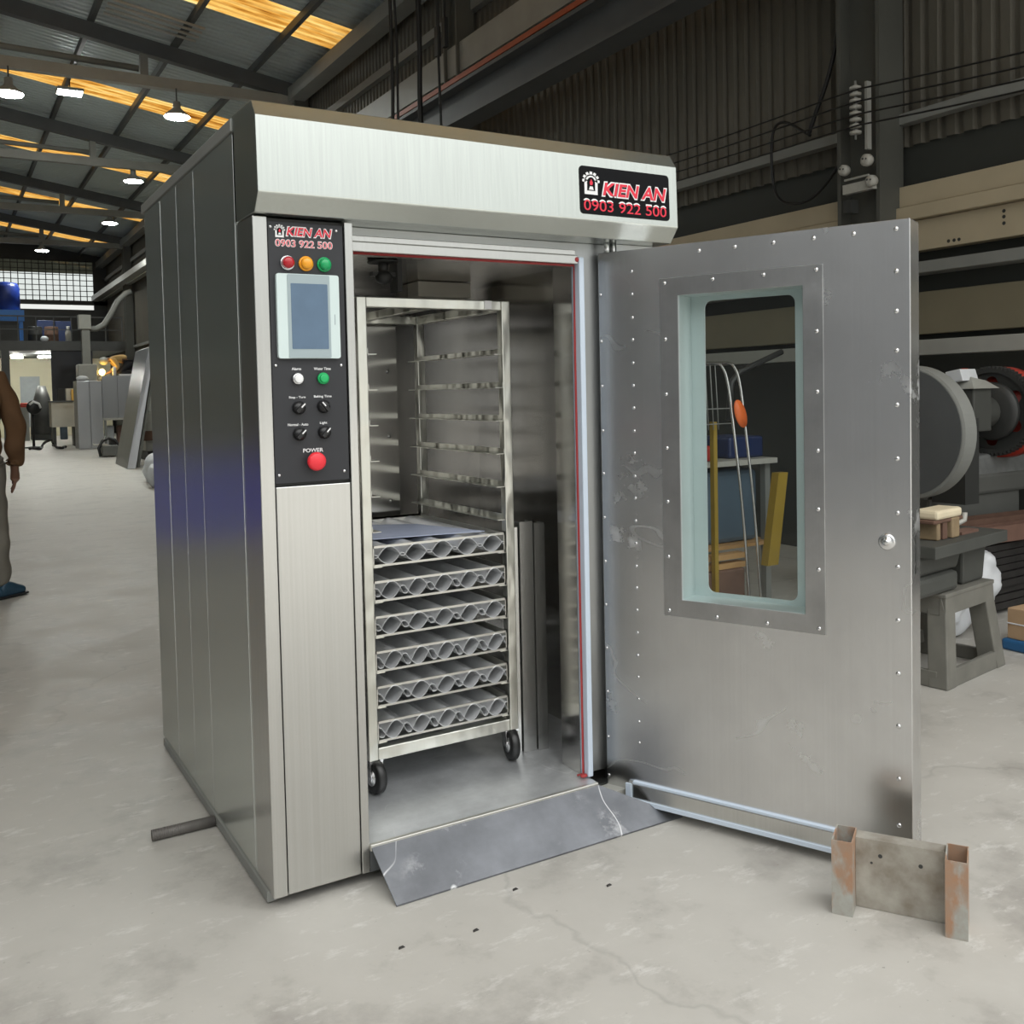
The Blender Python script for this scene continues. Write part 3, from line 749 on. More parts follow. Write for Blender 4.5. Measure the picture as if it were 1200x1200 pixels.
for s_ in (1, -1):
    ft = .165 if s_ > 0 else -.05; ax, ay = px + s_ * .12, py - .02
    J = {'h': ((ax - ft * .25, ay - .05, .05), .048, .045), 'm': ((ax + ft * .35, ay + .03, .05), .046, .045), 't': ((ax + ft * .95, ay + .10, .036), .042, .028), 'a': ((ax, ay - .01, .10), .046)}
    sh = skin('shoe', J, [('h', 'm'), ('m', 't'), ('m', 'a')], M['shoe_blue'], P, 'm')
    J = {'h': ((ax - ft * .3, ay - .06, .014), .046, .012), 'm': ((ax + ft * .35, ay + .03, .014), .05, .012), 't': ((ax + ft * 1.05, ay + .11, .014), .044, .012)}
    skin('sole', J, [('h', 'm'), ('m', 't')], M['shoe'], sh, 'm')
m = MB(); m.ball((px, py + .03, 1.645), .098, sc=(.9, 1.08, 1.02)); m.build('hair', M['hair'], P)
for dx in (-.03, .03):
    MB().ball((px + dx, py + .137, 1.63), .012).build('eye', M['white'], P)
m = MB(); m.ball((px, py + .15, 1.60), .016, sc=(.8, 1, 1.4)); m.build('nose', M['skin'], P)

WX, WY = 3.45, 25.85
Q = thing('person', 'person in tan shirt and grey helmet crouched over a weld on the steel housing', 'person', (WX, WY, 1.935))
Jq = {'pel': ((WX + .36, WY, 2.28), .14, .12), 'wai': ((WX + .24, WY, 2.42), .13, .11), 'che': ((WX + .02, WY, 2.44), .15, .12), 'nek': ((WX - .12, WY, 2.37), .06), 'hd0': ((WX - .19, WY, 2.33), .08, .07), 'hd1': ((WX - .28, WY, 2.27), .075, .06)}
Eq = [('pel', 'wai'), ('wai', 'che'), ('che', 'nek'), ('nek', 'hd0'), ('hd0', 'hd1')]
for s_, n in ((-1, 'r'), (1, 'l')):
    Jq.update({'sh' + n: ((WX - .03, WY + s_ * .17, 2.40), .07), 'el' + n: ((WX + .10, WY + s_ * .22, 2.16), .05), 'wr' + n: ((WX - .10, WY + s_ * .16, 2.03), .035), 'ha' + n: ((WX - .18, WY + s_ * .13, 2.0), .04, .025),
               'hi' + n: ((WX + .38, WY + s_ * .1, 2.24), .09), 'kn' + n: ((WX + .12, WY + s_ * .14, 2.03), .065), 'an' + n: ((WX + .45, WY + s_ * .13, 1.99), .045), 'to' + n: ((WX + .52, WY + s_ * .13, 1.965), .035, .03)})
    Eq += [('che', 'sh' + n), ('sh' + n, 'el' + n), ('el' + n, 'wr' + n), ('wr' + n, 'ha' + n), ('pel', 'hi' + n), ('hi' + n, 'kn' + n), ('kn' + n, 'an' + n), ('an' + n, 'to' + n)]
    for k in range(5):
        f = 'f%d%s' % (k, n); b0 = (WX - .19, WY + s_ * .13 + (k - 2) * .017, 1.995)
        Jq[f] = (b0, .010); Jq[f + 'b'] = ((b0[0] - (.05, .06, .065, .06, .045)[k], b0[1], 1.975), .009); Eq += [('ha' + n, f), (f, f + 'b')]
skin('body', Jq, Eq, M['skin'], Q, 'pel')
Js = {k: (Jq[k][0], *[r * 1.28 for r in Jq[k][1:]]) for k in ('wai', 'che', 'shr', 'shl', 'elr', 'ell')}
Js['p'] = ((WX + .31, WY, 2.34), .17, .15)
for n, s_ in (('r', -1), ('l', 1)): Js['w' + n] = ((WX - .06, WY + s_ * .175, 2.055), .05)
skin('shirt', Js, [('p', 'wai'), ('wai', 'che')] + [e for n in 'rl' for e in (('che', 'sh' + n), ('sh' + n, 'el' + n), ('el' + n, 'w' + n))], M['yellow_cloth'], Q, 'p')
Jt = {k: (Jq[k][0], *[r * 1.22 for r in Jq[k][1:]]) for k in ('pel', 'hir', 'hil', 'knr', 'knl', 'anr', 'anl')}
skin('trousers', Jt, [e for n in 'rl' for e in (('pel', 'hi' + n), ('hi' + n, 'kn' + n), ('kn' + n, 'an' + n))], M['dark_cloth'], Q, 'pel')
MB().ball((WX - .235, WY, 2.335), .125, sc=(1.05, .9, .9)).build('helmet', M['frame_light'], Q)
# ------------------------------------------------------------------ the hall
XW, XL_, Y0, Y1 = 5.10, -12., -2.0, 38.
RS = .155; roof = lambda x: 6.78 + RS * (5 - x); XRG = -3.5
def roofz(x): return roof(x) if x >= XRG else roof(XRG) - RS * (XRG - x)
struct(MB().box(-30, -45, -.2, 25, 45, 0).build('floor', M['concrete']))
def ribs(y0, y1, pitch, amp):
    out = []; y = y0
    while y < y1 - 1e-6:
        for f, a in ((0, 0), (.50, 0), (.62, 1), (.88, 1)):
            yy = y + pitch * f
            if yy < y1: out.append((yy, a * amp))
        y += pitch
    out.append((y1, 0)); return out
m = MB(); m.sheet(ribs(Y0, Y1, .1265, .028), lambda p, q, t: (XW + q, p, t), 2.89, 7.1, False); m.mi = 1
m.box(XW + .03, Y0, 0, XW + .08, Y1, 3.06); m.mi = 0
struct(m.build('wall_right', [M['wall_sheet'], M['wall_dark']]))
struct(MB().box(XL_ - .1, Y0, 0, XL_, Y1, roofz(XL_) + .3).build('wall_left', M['hall_wall']))
# end wall behind the mezzanine with window strips
WZ0, WZ1 = 5.05, 6.62
m = MB(); m.box(XL_, Y1, 0, XW, Y1 + .1, 4.75); m.box(XL_, Y1, 4.93, XW, Y1 + .1, WZ0 + .02); m.box(XL_, Y1, WZ1, XW, Y1 + .1, 9.); m.box(4.62, Y1, 4.75, XW, Y1 + .1, WZ1); m.box(XL_, Y1, 4.75, -1.5, Y1 + .1, WZ1)
struct(m.build('wall_back', M['machine_dark']))
m = MB(); m.box(-1.5, Y1 + .02, WZ0, 4.62, Y1 + .06, WZ0 + .05); m.box(-1.5, Y1 + .02, WZ1 - .05, 4.62, Y1 + .06, WZ1)
x = -1.5
while x < 4.6: m.box(x, Y1 + .02, WZ0, x + .03, Y1 + .06, WZ1); x += .235
for k in range(1, 8): m.box(-1.5, Y1 + .02, WZ0 + .2 * k, 4.62, Y1 + .06, WZ0 + .2 * k + .025)
struct(m.build('window_1', M['machine_dark']))
struct(MB().box(-1.5, Y1 + .065, WZ0, 4.62, Y1 + .07, WZ1).build('window_2', M['clear']))
struct(MB().box(-1.5, Y1 + .072, 6.12, 4.62, Y1 + .08, WZ1).build('window_10', M['dirty_pane']))
struct(MB().box(-4.7, -11., 0, -4.55, .8, 3.4).build('wall_unseen_blocker', M['blocker_wall']))  # unseen wall, added only to darken the upper reflection in the open door
m = MB(); m.box(XL_, Y0 - .1, 6.3, XW, Y0, 9.0); struct(m.build('wall_front', M['frame_mid']))
# roof sheets with gaps for the amber strips
SKY = [(-.1, .8), (5.75, 6.65), (11.62, 12.55), (17.40, 18.25), (22.95, 23.8), (28.75, 29.55), (34.5, 35.3)]
def roof_sheet(mb, y0, y1, x0, x1):
    mb.sheet(ribs(y0, y1, .16, .024), lambda p, q, t: (t, p, roofz(t) + q), x0, x1, False)
m = MB(); edges = [Y0] + [v for s_ in SKY for v in s_] + [Y1]
for k in range(0, len(edges), 2):
    roof_sheet(m, edges[k], edges[k + 1], XRG, XW + .2); roof_sheet(m, edges[k], edges[k + 1], XL_, XRG)
for y0, y1 in SKY: roof_sheet(m, y0, y1, XL_, XRG)
struct(m.build('ceiling', M['roof_sheet']))
PUR = [.35, 1.62, 2.88, 4.15]; PAL = [-.92, -2.19, -3.3]
names = ('amber', )
for i, (y0, y1) in enumerate(SKY):
    m = MB(); roof_sheet(m, y0, y1, XRG, XW + .2)
    struct(m.build('window_%d' % (i + 3), M['skylight']))
for x in PUR + PAL + [4.96]:
    struct(MB().box(x - .035, Y0, roofz(x) - .13, x + .035, Y1, roofz(x) - .012).build('roof_purlin', M['frame_dark']))
struct(MB().box(4.72, Y0, 6.36, 4.98, Y1, 6.58).build('eave_beam', M['frame_mid']))
for y in (2.2, 8.2, 14.2, 20.2, 26.2, 32.2):
    m = MB()
    for xa, xb in ((5.0, XRG), (XRG, XL_)):
        za, zb = roofz(xa) - .135, roofz(xb) - .135
        m.hexa([(xa, y - .08, za - .24), (xb, y - .08, zb - .24), (xb, y + .08, zb - .24), (xa, y + .08, za - .24), (xa, y - .08, za), (xb, y - .08, zb), (xb, y + .08, zb), (xa, y + .08, za)])
    struct(m.build('roof_rafter', M['frame_dark']))
    if y > 10:
        struct(MB().box(-11.5, y - .07, 6.30, 4.8, y + .07, 6.47).build('tie_beam', M['frame_light'] if y < 15 else M['frame_mid']))
        for xk in (2.38, -1.6, -5.5):
            struct(MB().box(xk - .06, y - .05, 6.47, xk + .06, y + .05, roofz(xk) - .37).build('king_post', M['frame_mid']))
        za = roofz(2.3) - .62
        m = MB(); m.tube([(2.3, y, za), (.2, y, za + .05), (-1.5, y, za)], .05, 8); struct(m.build('roof_brace', M['frame_mid']))
    # wall column: H section
    m = MB(); m.box(4.80, y - .185, 0, 5.04, y - .155, 6.6); m.box(4.80, y + .14, 0, 5.04, y + .17, 6.6); m.box(4.90, y - .155, 0, 4.925, y + .14, 6.6)
    struct(m.build('wall_column', M['column']))
# longitudinal members on the side wall
def hbeam(x0, x1, z0, z1, t, y0, y1, name, mat):
    mb = MB(); mb.box(x0, y0, z0, x1, y1, z0 + t); mb.box(x0, y0, z1 - t, x1, y1, z1); c = (x0 + x1) / 2; mb.box(c - .01, y0, z0 + t, c + .01, y1, z1 - t)
    return struct(mb.build(name, mat))
struct(MB().box(4.84, Y0, 5.10, 5.0, Y1, 5.45).build('wall_girt', M['frame_light']))
hbeam(4.42, 4.70, 4.30, 4.72, .04, Y0, 14.0, 'crane_beam', M['frame_dark'])
for y in (2.2, 8.2, 14.):
    struct(MB().box(4.42, y - .1, 4.12, 5.0, y + .1, 4.29).build('crane_corbel', M['frame_dark']))
tag(MB().box(4.44, Y0, 4.745, 4.50, 14., 4.80).build('conductor_rail', M['orange_rail']), 'long orange conductor rail running along the top of the crane beam', 'rail')
struct(MB().box(5.0, Y0, 5.85, 5.09, Y1, 5.97).build('wall_girt', M['frame_mid']))
struct(MB().box(5.0, Y0, 3.02, 5.09, Y1, 3.09).build('wall_girt', M['frame_mid']))
# cream girders stacked along the wall
def girder(x0, z0, x1, z1, mat, label, y0=-1.9, y1=7.5, holes=()):
    m = MB(); m.box(x0, y0, z0, x1, y1, z1); m.mi = 1
    for y, z in holes: m.lathe((x0, y, z), (-1, 0, 0), [(-.002, .012), (.0015, .012)], 10)
    tag(m.build('wall_girder', [mat, M['machine_dark']], None, .004), label, 'girder')
girder(5.0, 2.462, 5.12, 2.60, M['cream'], 'cream painted girder, uppermost of the stack along the corrugated wall')
girder(4.965, 2.365, 5.12, 2.455, M['cream'], 'slim cream girder just below the uppermost one along the wall')
girder(5.02, 2.158, 5.12, 2.36, M['cream'], 'deep cream girder with bolt holes along the wall', holes=((1.28, 2.32), (1.28, 2.285), (1.28, 2.245), (1.62, 2.19), (1.585, 2.19), (1.66, 2.19)))
girder(4.95, 2.0, 5.12, 2.075, M['frame_mid'], 'narrow grey rail under the deep cream girder')
girder(5.06, 1.60, 5.12, 1.885, M['cream_dark'], 'dull olive panel between dark rails low on the wall')
girder(4.90, 1.455, 5.0, 1.555, M['frame_light'], 'grey round-edged pipe rail under the olive panel')
# electrics on the column
IN = thing('insulator_rack', 'vertical rack of grey porcelain insulators bolted to the wall column', 'insulator', (4.74, 2.16, 2.93))
MB().cyl((4.745, 2.165, 2.93), (4.745, 2.165, 3.32), .008, n=10).build('rod', M['frame_mid'], IN)
for k in range(8):
    z = 2.962 + .0425 * k
    MB().lathe((4.745, 2.165, z), (0, 0, 1), [(0, .018), (.004, .039), (.020, .039), (.024, .018), (.030, .018)], 18).build('insulator_disc', M['porcelain'], IN)
MB().box(4.758, 2.08, 2.85, 4.80, 2.10, 3.30).build('mounting_bar', M['frame_light'], IN)
SWT = thing('knife_switch', 'cluster of porcelain knife switches fixed low on the wall column', 'switch', (4.74, 2.15, 2.60))
for y, z, r in ((2.085, 2.775, .042), (2.275, 2.745, .038), (2.05, 2.63, .04)):
    m = MB(); m.lathe((4.79, y, z), (-1, 0, 0), [(0, r * .8), (.02, r), (.05, r * .95), (.06, r * .4)], 20); m.mi = 1
    m.lathe((4.735, y + .012, z + .008), (-1, 0, 0), [(0, .009), (.006, .007)], 10); m.lathe((4.735, y - .014, z + .004), (-1, 0, 0), [(0, .007), (.006, .006)], 10)
    m.build('switch_base', [M['porcelain'], M['machine_dark']], SWT)
MB().box(4.76, 2.04, 2.58, 4.80, 2.29, 2.645).build('base_block', M['porcelain'], SWT)
MB().box(4.74, 2.06, 2.665, 4.752, 2.26, 2.678).build('blade', M['frame_light'], SWT)
tag(MB().box(4.72, 2.19, 2.44, 4.80, 2.25, 2.53).build('junction_box', M['machine_dark']), 'small black junction box below the knife switches on the column', 'box')  # junction box on the column, not a switch
def wire(z0, z1, z2, label, x=4.702, r=.006):
    m = MB(); pts = [(x, -.9 + .25 * k, 0) for k in range(29)]
    P_ = []
    for (xx, y, _) in pts:
        t = y - 2.16
        z = z0 + (t * (z1 - z0) / (1.015 - 2.16) if t < 0 else t * (z2 - z0) / (4.0 - 2.16)) - .012 * math.sin(math.pi * (abs(t) % 2.2) / 2.2)
        P_.append((xx, y, z))
    m.tube(P_, r, 6); tag(m.build('hanging_wire', M['cable']), label, 'wire')
wire(3.25, 3.15, 3.24, 'thin black wire, uppermost of four strung past the insulators along the wall')
wire(3.17, 3.07, 3.16, 'thin black wire strung second from the top past the insulators')
wire(3.085, 2.997, 3.08, 'thin black wire strung third from the top past the insulators')
wire(3.01, 2.935, 3.005, 'thin black wire, lowest of four strung past the insulators')
m = MB(); m.tube(smooth([(4.9, 2.70, 3.10), (4.9, 2.94, 3.255), (4.9, 3.06, 3.22), (4.9, 3.085, 3.0), (4.9, 3.05, 2.76), (4.9, 2.94, 2.65), (4.9, 2.75, 2.63), (4.9, 2.6, 2.69), (4.9, 2.42, 2.85), (4.9, 2.36, 2.92)]), .011, 8)
tag(m.build('drooping_cable', M['cable']), 'black cable drooping in a loop beside the wall column', 'cable')
m = MB(); m.tube(smooth([(4.86, 2.40, 4.2), (4.86, 2.39, 3.85), (4.86, 2.48, 3.5), (4.86, 2.62, 3.22), (4.86, 2.68, 3.1)]), .016, 8)
tag(m.build('slanting_cable', M['cable']), 'thick black cable slanting down from the column to the girt', 'cable')
# cables hanging from the roof behind the oven
for i, (x, xb, y, zt, zb, r, l) in enumerate(((3.07, 3.05, 6., 6.9, 3.3, .017, 'thick black cable hanging from the roof, first of five beside the amber strip'), (3.105, 3.12, 6.02, 6.9, 3.3, .012, 'thin black cable hanging close beside the first thick one'),
        (3.335, 3.335, 6., 6.85, 3.3, .022, 'thickest black cable hanging in the middle of five'), (3.39, 3.37, 6.05, 6.85, 3.3, .014, 'thin black cable hanging against the thickest one'), (3.53, 3.55, 6., 6.85, 3.3, .013, 'black cable hanging alone beyond the thickest one'))):
    m = MB(); m.tube([(x + (xb - x) * k / 9 + .006 * math.sin(k * 2.1 + i), y, zt + (zb - zt) * k / 9) for k in range(10)], r, 8)
    tag(m.build('hanging_cable', M['cable']), l, 'cable', 'black cables hanging from the roof')
for i, (x, z, l) in enumerate(((3.585, 4.50, 'black hoist hook block on a short chain, the lower of two'), (3.665, 4.60, 'black hoist hook block on a short chain, the upper of two'))):
    m = MB(); m.tube([(x, 6.1, 6.8), (x, 6.1, z + .2)], .012, 8); m.box(x - .02, 6.07, z, x + .02, 6.13, z + .28)
    tag(m.build('hanging_hoist', M['cable']), l, 'hoist')
# hall lamps
LB = MB
def lamp(x, y, z, label, r=.21, square=False, top=None):
    L = thing('pendant_lamp', label, 'lamp', (x, y, z), 'bay lamps under the roof')
    t = (roofz(x) - .2) if top is None else top
    if square:
        MB().box(x - .22, y - .17, z + .012, x + .22, y + .17, z + .07).build('housing', M['lamp_shell'], L, .01)
        MB().box(x - .2, y - .15, z, x + .2, y + .15, z + .012).build('lens', M['lamp'], L)
        MB().cyl((x, y, z + .07), (x, y, t), .012, n=8).build('stem', M['frame_dark'], L)
    else:
        MB().lathe((x, y, z + .012), (0, 0, 1), [(0, r), (.03, r * .93), (.09, r * .55), (.14, r * .3), (.24, r * .27), (.25, r * .1)], 24).build('reflector', M['lamp_shell'], L)
        MB().lathe((x, y, z), (0, 0, 1), [(0, r * .9), (.012, r * .9)], 24).build('lens', M['lamp'], L)
        MB().cyl((x, y, z + .25), (x, y, t), .012, n=8).build('stem', M['frame_dark'], L)
lamp(.42, 14.1, 5.88, 'domed bay lamp hung under the first pale tie beam at the picture edge', top=6.31)
lamp(1.6, 17.0, 6.85, 'square flat floodlight glowing between two domed lamps', square=True)
lamp(2.85, 14.1, 5.84, 'domed bay lamp hung in front of the amber roof strip by the oven', top=6.31)
lamp(3.2, 20.3, 6.05, 'domed bay lamp hung under the second tie beam just above the oven edge', top=6.31)
lamp(3.55, 26.2, 6.10, 'domed bay lamp hung under the third tie beam, second smallest of the row', top=6.31)
lamp(2.32, 31.6, 6.02, 'smallest domed bay lamp far back above the barred window', top=6.31)
for k, (y, l) in enumerate(((12.9, 'pale conduit pipe high under the roof, lowest of four'), (13.1, 'pale conduit pipe high under the roof, second of four'), (13.3, 'pale conduit pipe high under the roof, third of four'), (13.5, 'pale conduit pipe high under the roof, uppermost of four'))):
    tag(MB().tube([(1.7, y, roofz(1.7) - .18), (3.05, y, roofz(3.05) - .18)], .022, 8).build('hanging_conduit', M['porcelain']), l, 'pipe', 'conduit pipes under the roof')

# ------------------------------------------------------------------ far end of the hall
MZ = 31.
struct(MB().box(-6., MZ, 2.86, 4.6, Y1, 3.16).build('trim_1', M['frame_dark']))
struct(MB().box(-6., Y1 - .9, 0, 5., Y1 - .8, 2.86).build('trim_2', M['beige_wall']))
for x in (1.13, -2.2): struct(MB().box(x - .11, MZ - .1, 0, x + .11, MZ + .1, 2.86).build('mezzanine_column', M['frame_dark']))
m = MB(); m.box(2.40, MZ + .05, .6, 3.6, MZ + .12, 2.86); tag(m.build('partition_board', M['charcoal']), 'tall charcoal board hanging below the mezzanine floor', 'partition')
# railing with uprights
m = MB(); m.box(-4., MZ, 3.9, 4.5, MZ + .03, 3.94); m.box(-4., MZ, 3.5, 4.5, MZ + .03, 3.53)
for k in range(18): m.box(-4 + .5 * k, MZ, 3.16, -3.97 + .5 * k, MZ + .03, 3.94)
tag(m.build('mezzanine_railing', M['frame_dark']), 'dark steel railing along the edge of the mezzanine', 'railing')
TK = thing('dust_tank', 'deep blue tank on a bright blue frame on the mezzanine', 'tank', (1.25, 31.9, 3.16))
m = MB(); m.lathe((1.25, 32., 4.15), (0, 0, 1), [(0, .42), (.72, .42), (.86, .36), (.9, .1)], 24); m.build('vessel', M['tank_blue'], TK)
m = MB(); m.box(.83, 31.6, 4.02, 1.72, 32.45, 4.15)
for x in (.86, 1.62):
    for y in (31.62, 32.35): m.box(x, y, 3.16, x + .08, y + .08, 4.02)
m.box(.80, 31.56, 3.80, 1.74, 31.60, 4.15); m.build('support_frame', M['blue_light'], TK)
m = MB(); m.box(1.0, 31.8, 3.17, 1.6, 32.3, 3.75); m.build('motor_box', M['machine_dark'], TK)
for x, z0, z1, mt, l in ((2.2, 3.62, 3.95, 'navy', 'low blue crate stacked behind the drums on the mezzanine'), (2.75, 3.62, 3.93, 'navy', 'blue crate at the far end of the mezzanine stack')):
    tag(MB().box(x, 33., 3.16, x + .5, 33.5, z1).build('storage_crate', M[mt], None, .01), l, 'crate')
for x, l in ((2.05, 'dark drum on the mezzanine nearest to the blue tank'), (2.52, 'brown drum in the middle of the mezzanine row'),):
    m = MB(); m.lathe((x, 31.9, 3.16), (0, 0, 1), [(0, .2), (.02, .21), (.22, .205), (.24, .215), (.26, .205), (.48, .205), (.5, .19)], 20)
    tag(m.build('drum', M['machine_dark'] if x < 2.2 else M['rust']), l, 'drum')
tag(MB().ball((2.28, 31.5, 3.25), .1, sc=(1.2, 1, .9)).build('white_bundle', M['sack']), 'small white bundle on the mezzanine edge', 'bundle')
tag(MB().lathe((2.98, 31.6, 3.16), (0, 0, 1), [(0, .09), (.3, .09), (.42, .05), (.5, .05)], 16).build('gas_bottle', M['porcelain']), 'pale gas bottle standing at the end of the mezzanine', 'bottle')
# ventilation duct
VD = thing('ventilation_duct', 'grey rectangular air duct with a round pipe elbow rising to the wall', 'duct', (3.16, 29., 0))
m = MB(); m.box(3.06, 28.9, 1.9, 3.28, 29.12, 3.45); m.build('shaft', M['frame_mid'], VD)
m = MB(); m.box(2.98, 28.85, 3.40, 3.32, 29.17, 3.82); m.build('fan_box', M['frame_light'], VD, .01)
m = MB(); m.tube([(3.3, 29., 3.42), (3.48, 29., 3.42), (3.70, 29., 3.55), (3.92, 29., 3.9), (4.1, 29., 4.25), (4.35, 29., 4.5), (4.5, 29., 4.56)], .085, 14); m.build('pipe', M['frame_mid'], VD)
m = MB(); m.box(4.52, 22., 5.08, 4.77, 37.9, 5.14); m.box(4.52, 22., 5.14, 4.55, 37.9, 5.26)
for k in range(16): m.box(4.55, 22.2 + k, 5.14, 4.77, 22.24 + k, 5.16)
tag(m.build('cable_tray', M['porcelain']), 'pale cable tray running high along the corrugated wall', 'cable tray')  # cable tray with cross rungs, not a rail
# steel cabinet with a duct box on it
CB = thing('steel_cabinet', 'tall brushed steel cabinet with a centre seam at the end of the aisle', 'cabinet', (2.75, 25.6, 0))
m = MB(); m.box(2.45, 25.24, 0, 3.05, 26., 1.80); m.build('body', M['far_steel'], CB)
for x0, x1 in ((2.445, 2.745), (2.755, 3.055)): MB().box(x0, 25.2, .02, x1, 25.24, 1.79).build('front_panel', M['far_steel'], CB, .008)
tag(MB().box(2.52, 25.45, 1.802, 3.0, 25.9, 2.24).build('fan_housing', M['frame_light'], None, .03), 'grey sheet metal housing standing on the tall steel cabinet', 'housing')
tag(MB().ball((2.60, 25.33, 1.868), .15, sc=(1, .5, .43)).build('white_rag', M['sack']), 'white rag heaped on the front edge of the steel cabinet', 'rag')
HS = thing('steel_housing', 'wide brushed steel housing on legs that the welder crouches over', 'housing', (3.5, 25.9, 0))
m = MB(); m.box(3.09, 25.45, .80, 3.475, 26.4, 1.93); m.build('side_sheet', M['far_steel'], HS, .004)
m = MB(); m.box(3.48, 25.45, .80, 4.0, 26.4, 1.93); m.build('side_sheet', M['far_steel'], HS, .004)
for x in (3.12, 3.9):
    for y in (25.5, 26.3): MB().box(x, y, 0, x + .06, y + .06, .80).build('leg', M['frame_mid'], HS)
MB().box(3.09, 25.44, .74, 4.0, 26.4, .80).build('base_tray', M['porcelain'], HS)
tag(MB().ball((3.13, 25.62, 2.03), .085, sc=(.9, .9, 1.0)).build('welding_flame', M['flame']), 'bright yellow welding glow before the crouching person', 'flame')
m = MB(); m.lathe((3.42, 25.50, 1.935), (0, 0, 1), [(0, .05), (.2, .05), (.24, .03)], 14); tag(m.build('spray_can', M['white']), 'white can standing on the steel housing beside the glow', 'can')
tag(MB().box(3.55, 25.47, 1.932, 3.85, 25.58, 1.972).build('offcut', M['white']), 'white strip lying on the front edge of the steel housing', 'offcut')
for x, z, mt, l in ((3.2, .42, 'sack', 'white bundle stored under the steel housing'), (3.5, .42, 'rust_red', 'reddish crate stored under the steel housing'), (3.72, .5, 'pale_crate', 'pale crate stored under the steel housing')):
    tag(MB().box(x, 25.9, 0, x + .22, 26.15, z + .16).build('stored_box', M[mt], None, .03), l, 'box')
# leaning sheets
def lean(x0, w, x1, w1, y, yb, label, mat):
    m = MB(); H = 2.24
    m.hexa([(x0, y, 0), (x0 + w, y - .02, 0), (x0 + w + .06, yb, 0), (x0 + .06, yb, 0), (x1, y, H), (x1 + w1, y, H + .05), (x1 + w1 + .06, yb, H + .05), (x1 + .06, yb, H)])
    tag(m.build('leaning_panel', mat, None, .006), label, 'panel', 'long steel panels leaning by the aisle')
lean(2.27, .15, 2.73, .12, 16.6, 18.4, 'broad bright steel panel leaning beside the aisle, in front of a thin one', M['far_steel'])
lean(2.49, .055, 2.92, .055, 16.95, 18.6, 'thin steel panel leaning behind the broad bright one', M['frame_mid'])
SUP = thing('parked_machine', 'grey machine with shelves that the steel panels lean against', 'machine', (3.6, 19.5, 0))
m = MB(); m.box(3.0, 18.8, .2, 4.3, 20.2, 1.0); m.box(3.1, 18.9, 1.0, 3.6, 20., 2.0); m.build('body', M['frame_light'], SUP, .02)
m = MB(); m.box(2.95, 18.75, .42, 4.35, 18.8, .62); m.build('shelf', M['rust'], SUP)
for x in (3.05, 4.15): MB().box(x, 18.9, 0, x + .1, 20., .2).build('leg', M['machine_dark'], SUP)
CT = thing('hose_cart', 'low grey box cart with a black hose arched over it on the aisle floor', 'cart', (2.62, 21., 0))
m = MB(); m.box(2.44, 20.9, .03, 2.78, 21.5, .26); m.build('box', M['machine_grey'], CT, .01)
m = MB(); m.tube([(2.40, 20.95, .03), (2.37, 21., .2), (2.46, 21.05, .36), (2.6, 21.1, .42), (2.74, 21.1, .36), (2.84, 21.05, .2), (2.86, 21., .03)], .032, 10); m.build('hose', M['cable'], CT)
m = MB(); m.box(2.64, 21.12, .26, 2.76, 21.4, .40); m.build('motor', M['machine_dark'], CT)
tag(MB().box(2.30, 21.2, .262, 2.6, 21.45, .28).build('cart_lid', M['porcelain']), 'pale flat lid resting on the hose cart', 'lid')
m = MB()
for k in range(3): m.ball((2.02 + .06 * k, 12.3 + .5 * k, .17 + .12 * (k == 1)), .2, sc=(.75, 1.6, .95))
tag(crumple(m.build('white_sack', M['sack']), .03), 'white woven sack slumped on the floor beyond the oven side', 'sack')
# fan, benches, lit room
FN = thing('pedestal_fan', 'black pedestal fan standing on the aisle floor', 'fan', (1.55, 27.4, 0))
MB().lathe((1.55, 27.4, 0), (0, 0, 1), [(0, .24), (.03, .23), (.05, .06)], 20).build('base', M['cable'], FN)
MB().cyl((1.55, 27.4, .05), (1.56, 27.4, 1.02), .035, n=10).build('pole', M['cable'], FN)
m = MB(); m.lathe((1.58, 27.3, 1.12), (.3, -1, .1), [(-.15, .05), (-.05, .18), (.0, .2), (.06, .18), (.07, .02)], 18); m.build('cage', M['cable'], FN)
m = MB(); m.tube([(1.46, 27.16, 1.20), (1.56, 27.16, 1.28), (1.70, 27.18, 1.22), (1.74, 27.2, 1.1)], .03, 8); m.build('guard_ring', M['white'], FN)
m = MB(); pts = [(1.35 + .9 * k / 30, 26.1 + .35 * math.sin(k * .7), .04 + .22 * max(0, math.sin(math.pi * (k - 10) / 12)) * (10 < k < 22)) for k in range(31)]
m.tube(pts, .035, 8); tag(m.build('floor_hose', M['cable']), 'black hose coiled across the aisle floor before the cabinet', 'hose')
BN = thing('storage_bench', 'pale boxed bench with dark feet before the charcoal board', 'bench', (2.35, 27.8, 0))
m = MB(); m.box(2.03, 27.5, .55, 2.72, 28.2, 1.25); m.build('box_body', M['pale_crate'], BN, .01)
m = MB(); m.box(2.0, 27.45, 1.25, 2.75, 28.25, 1.29); m.build('top', M['frame_dark'], BN)
for x in (2.06, 2.6): MB().box(x, 27.55, 0, x + .08, 28.1, .55).build('foot', M['machine_dark'], BN)
tag(MB().box(2.44, 27.6, 1.292, 2.66, 27.9, 1.63).build('carton', M['pale_crate']), 'pale carton standing on the boxed bench', 'carton')
tag(MB().box(2.56, 27.5, 1.292, 2.68, 27.6, 1.60).build('yellow_carton', M['yellow_box']), 'yellow carton standing in front of the pale one on the bench', 'carton')
tag(MB().box(2.22, 27.6, 1.292, 2.38, 27.75, 1.62).build('tool_case', M['cable']), 'black case standing on the boxed bench', 'case')
tag(MB().box(1.9, Y1 - .94, .35, 2.55, Y1 - .905, 2.2).build('shutter_window', M['window_grey']), 'grey shuttered window on the beige wall of the lit room', 'window')
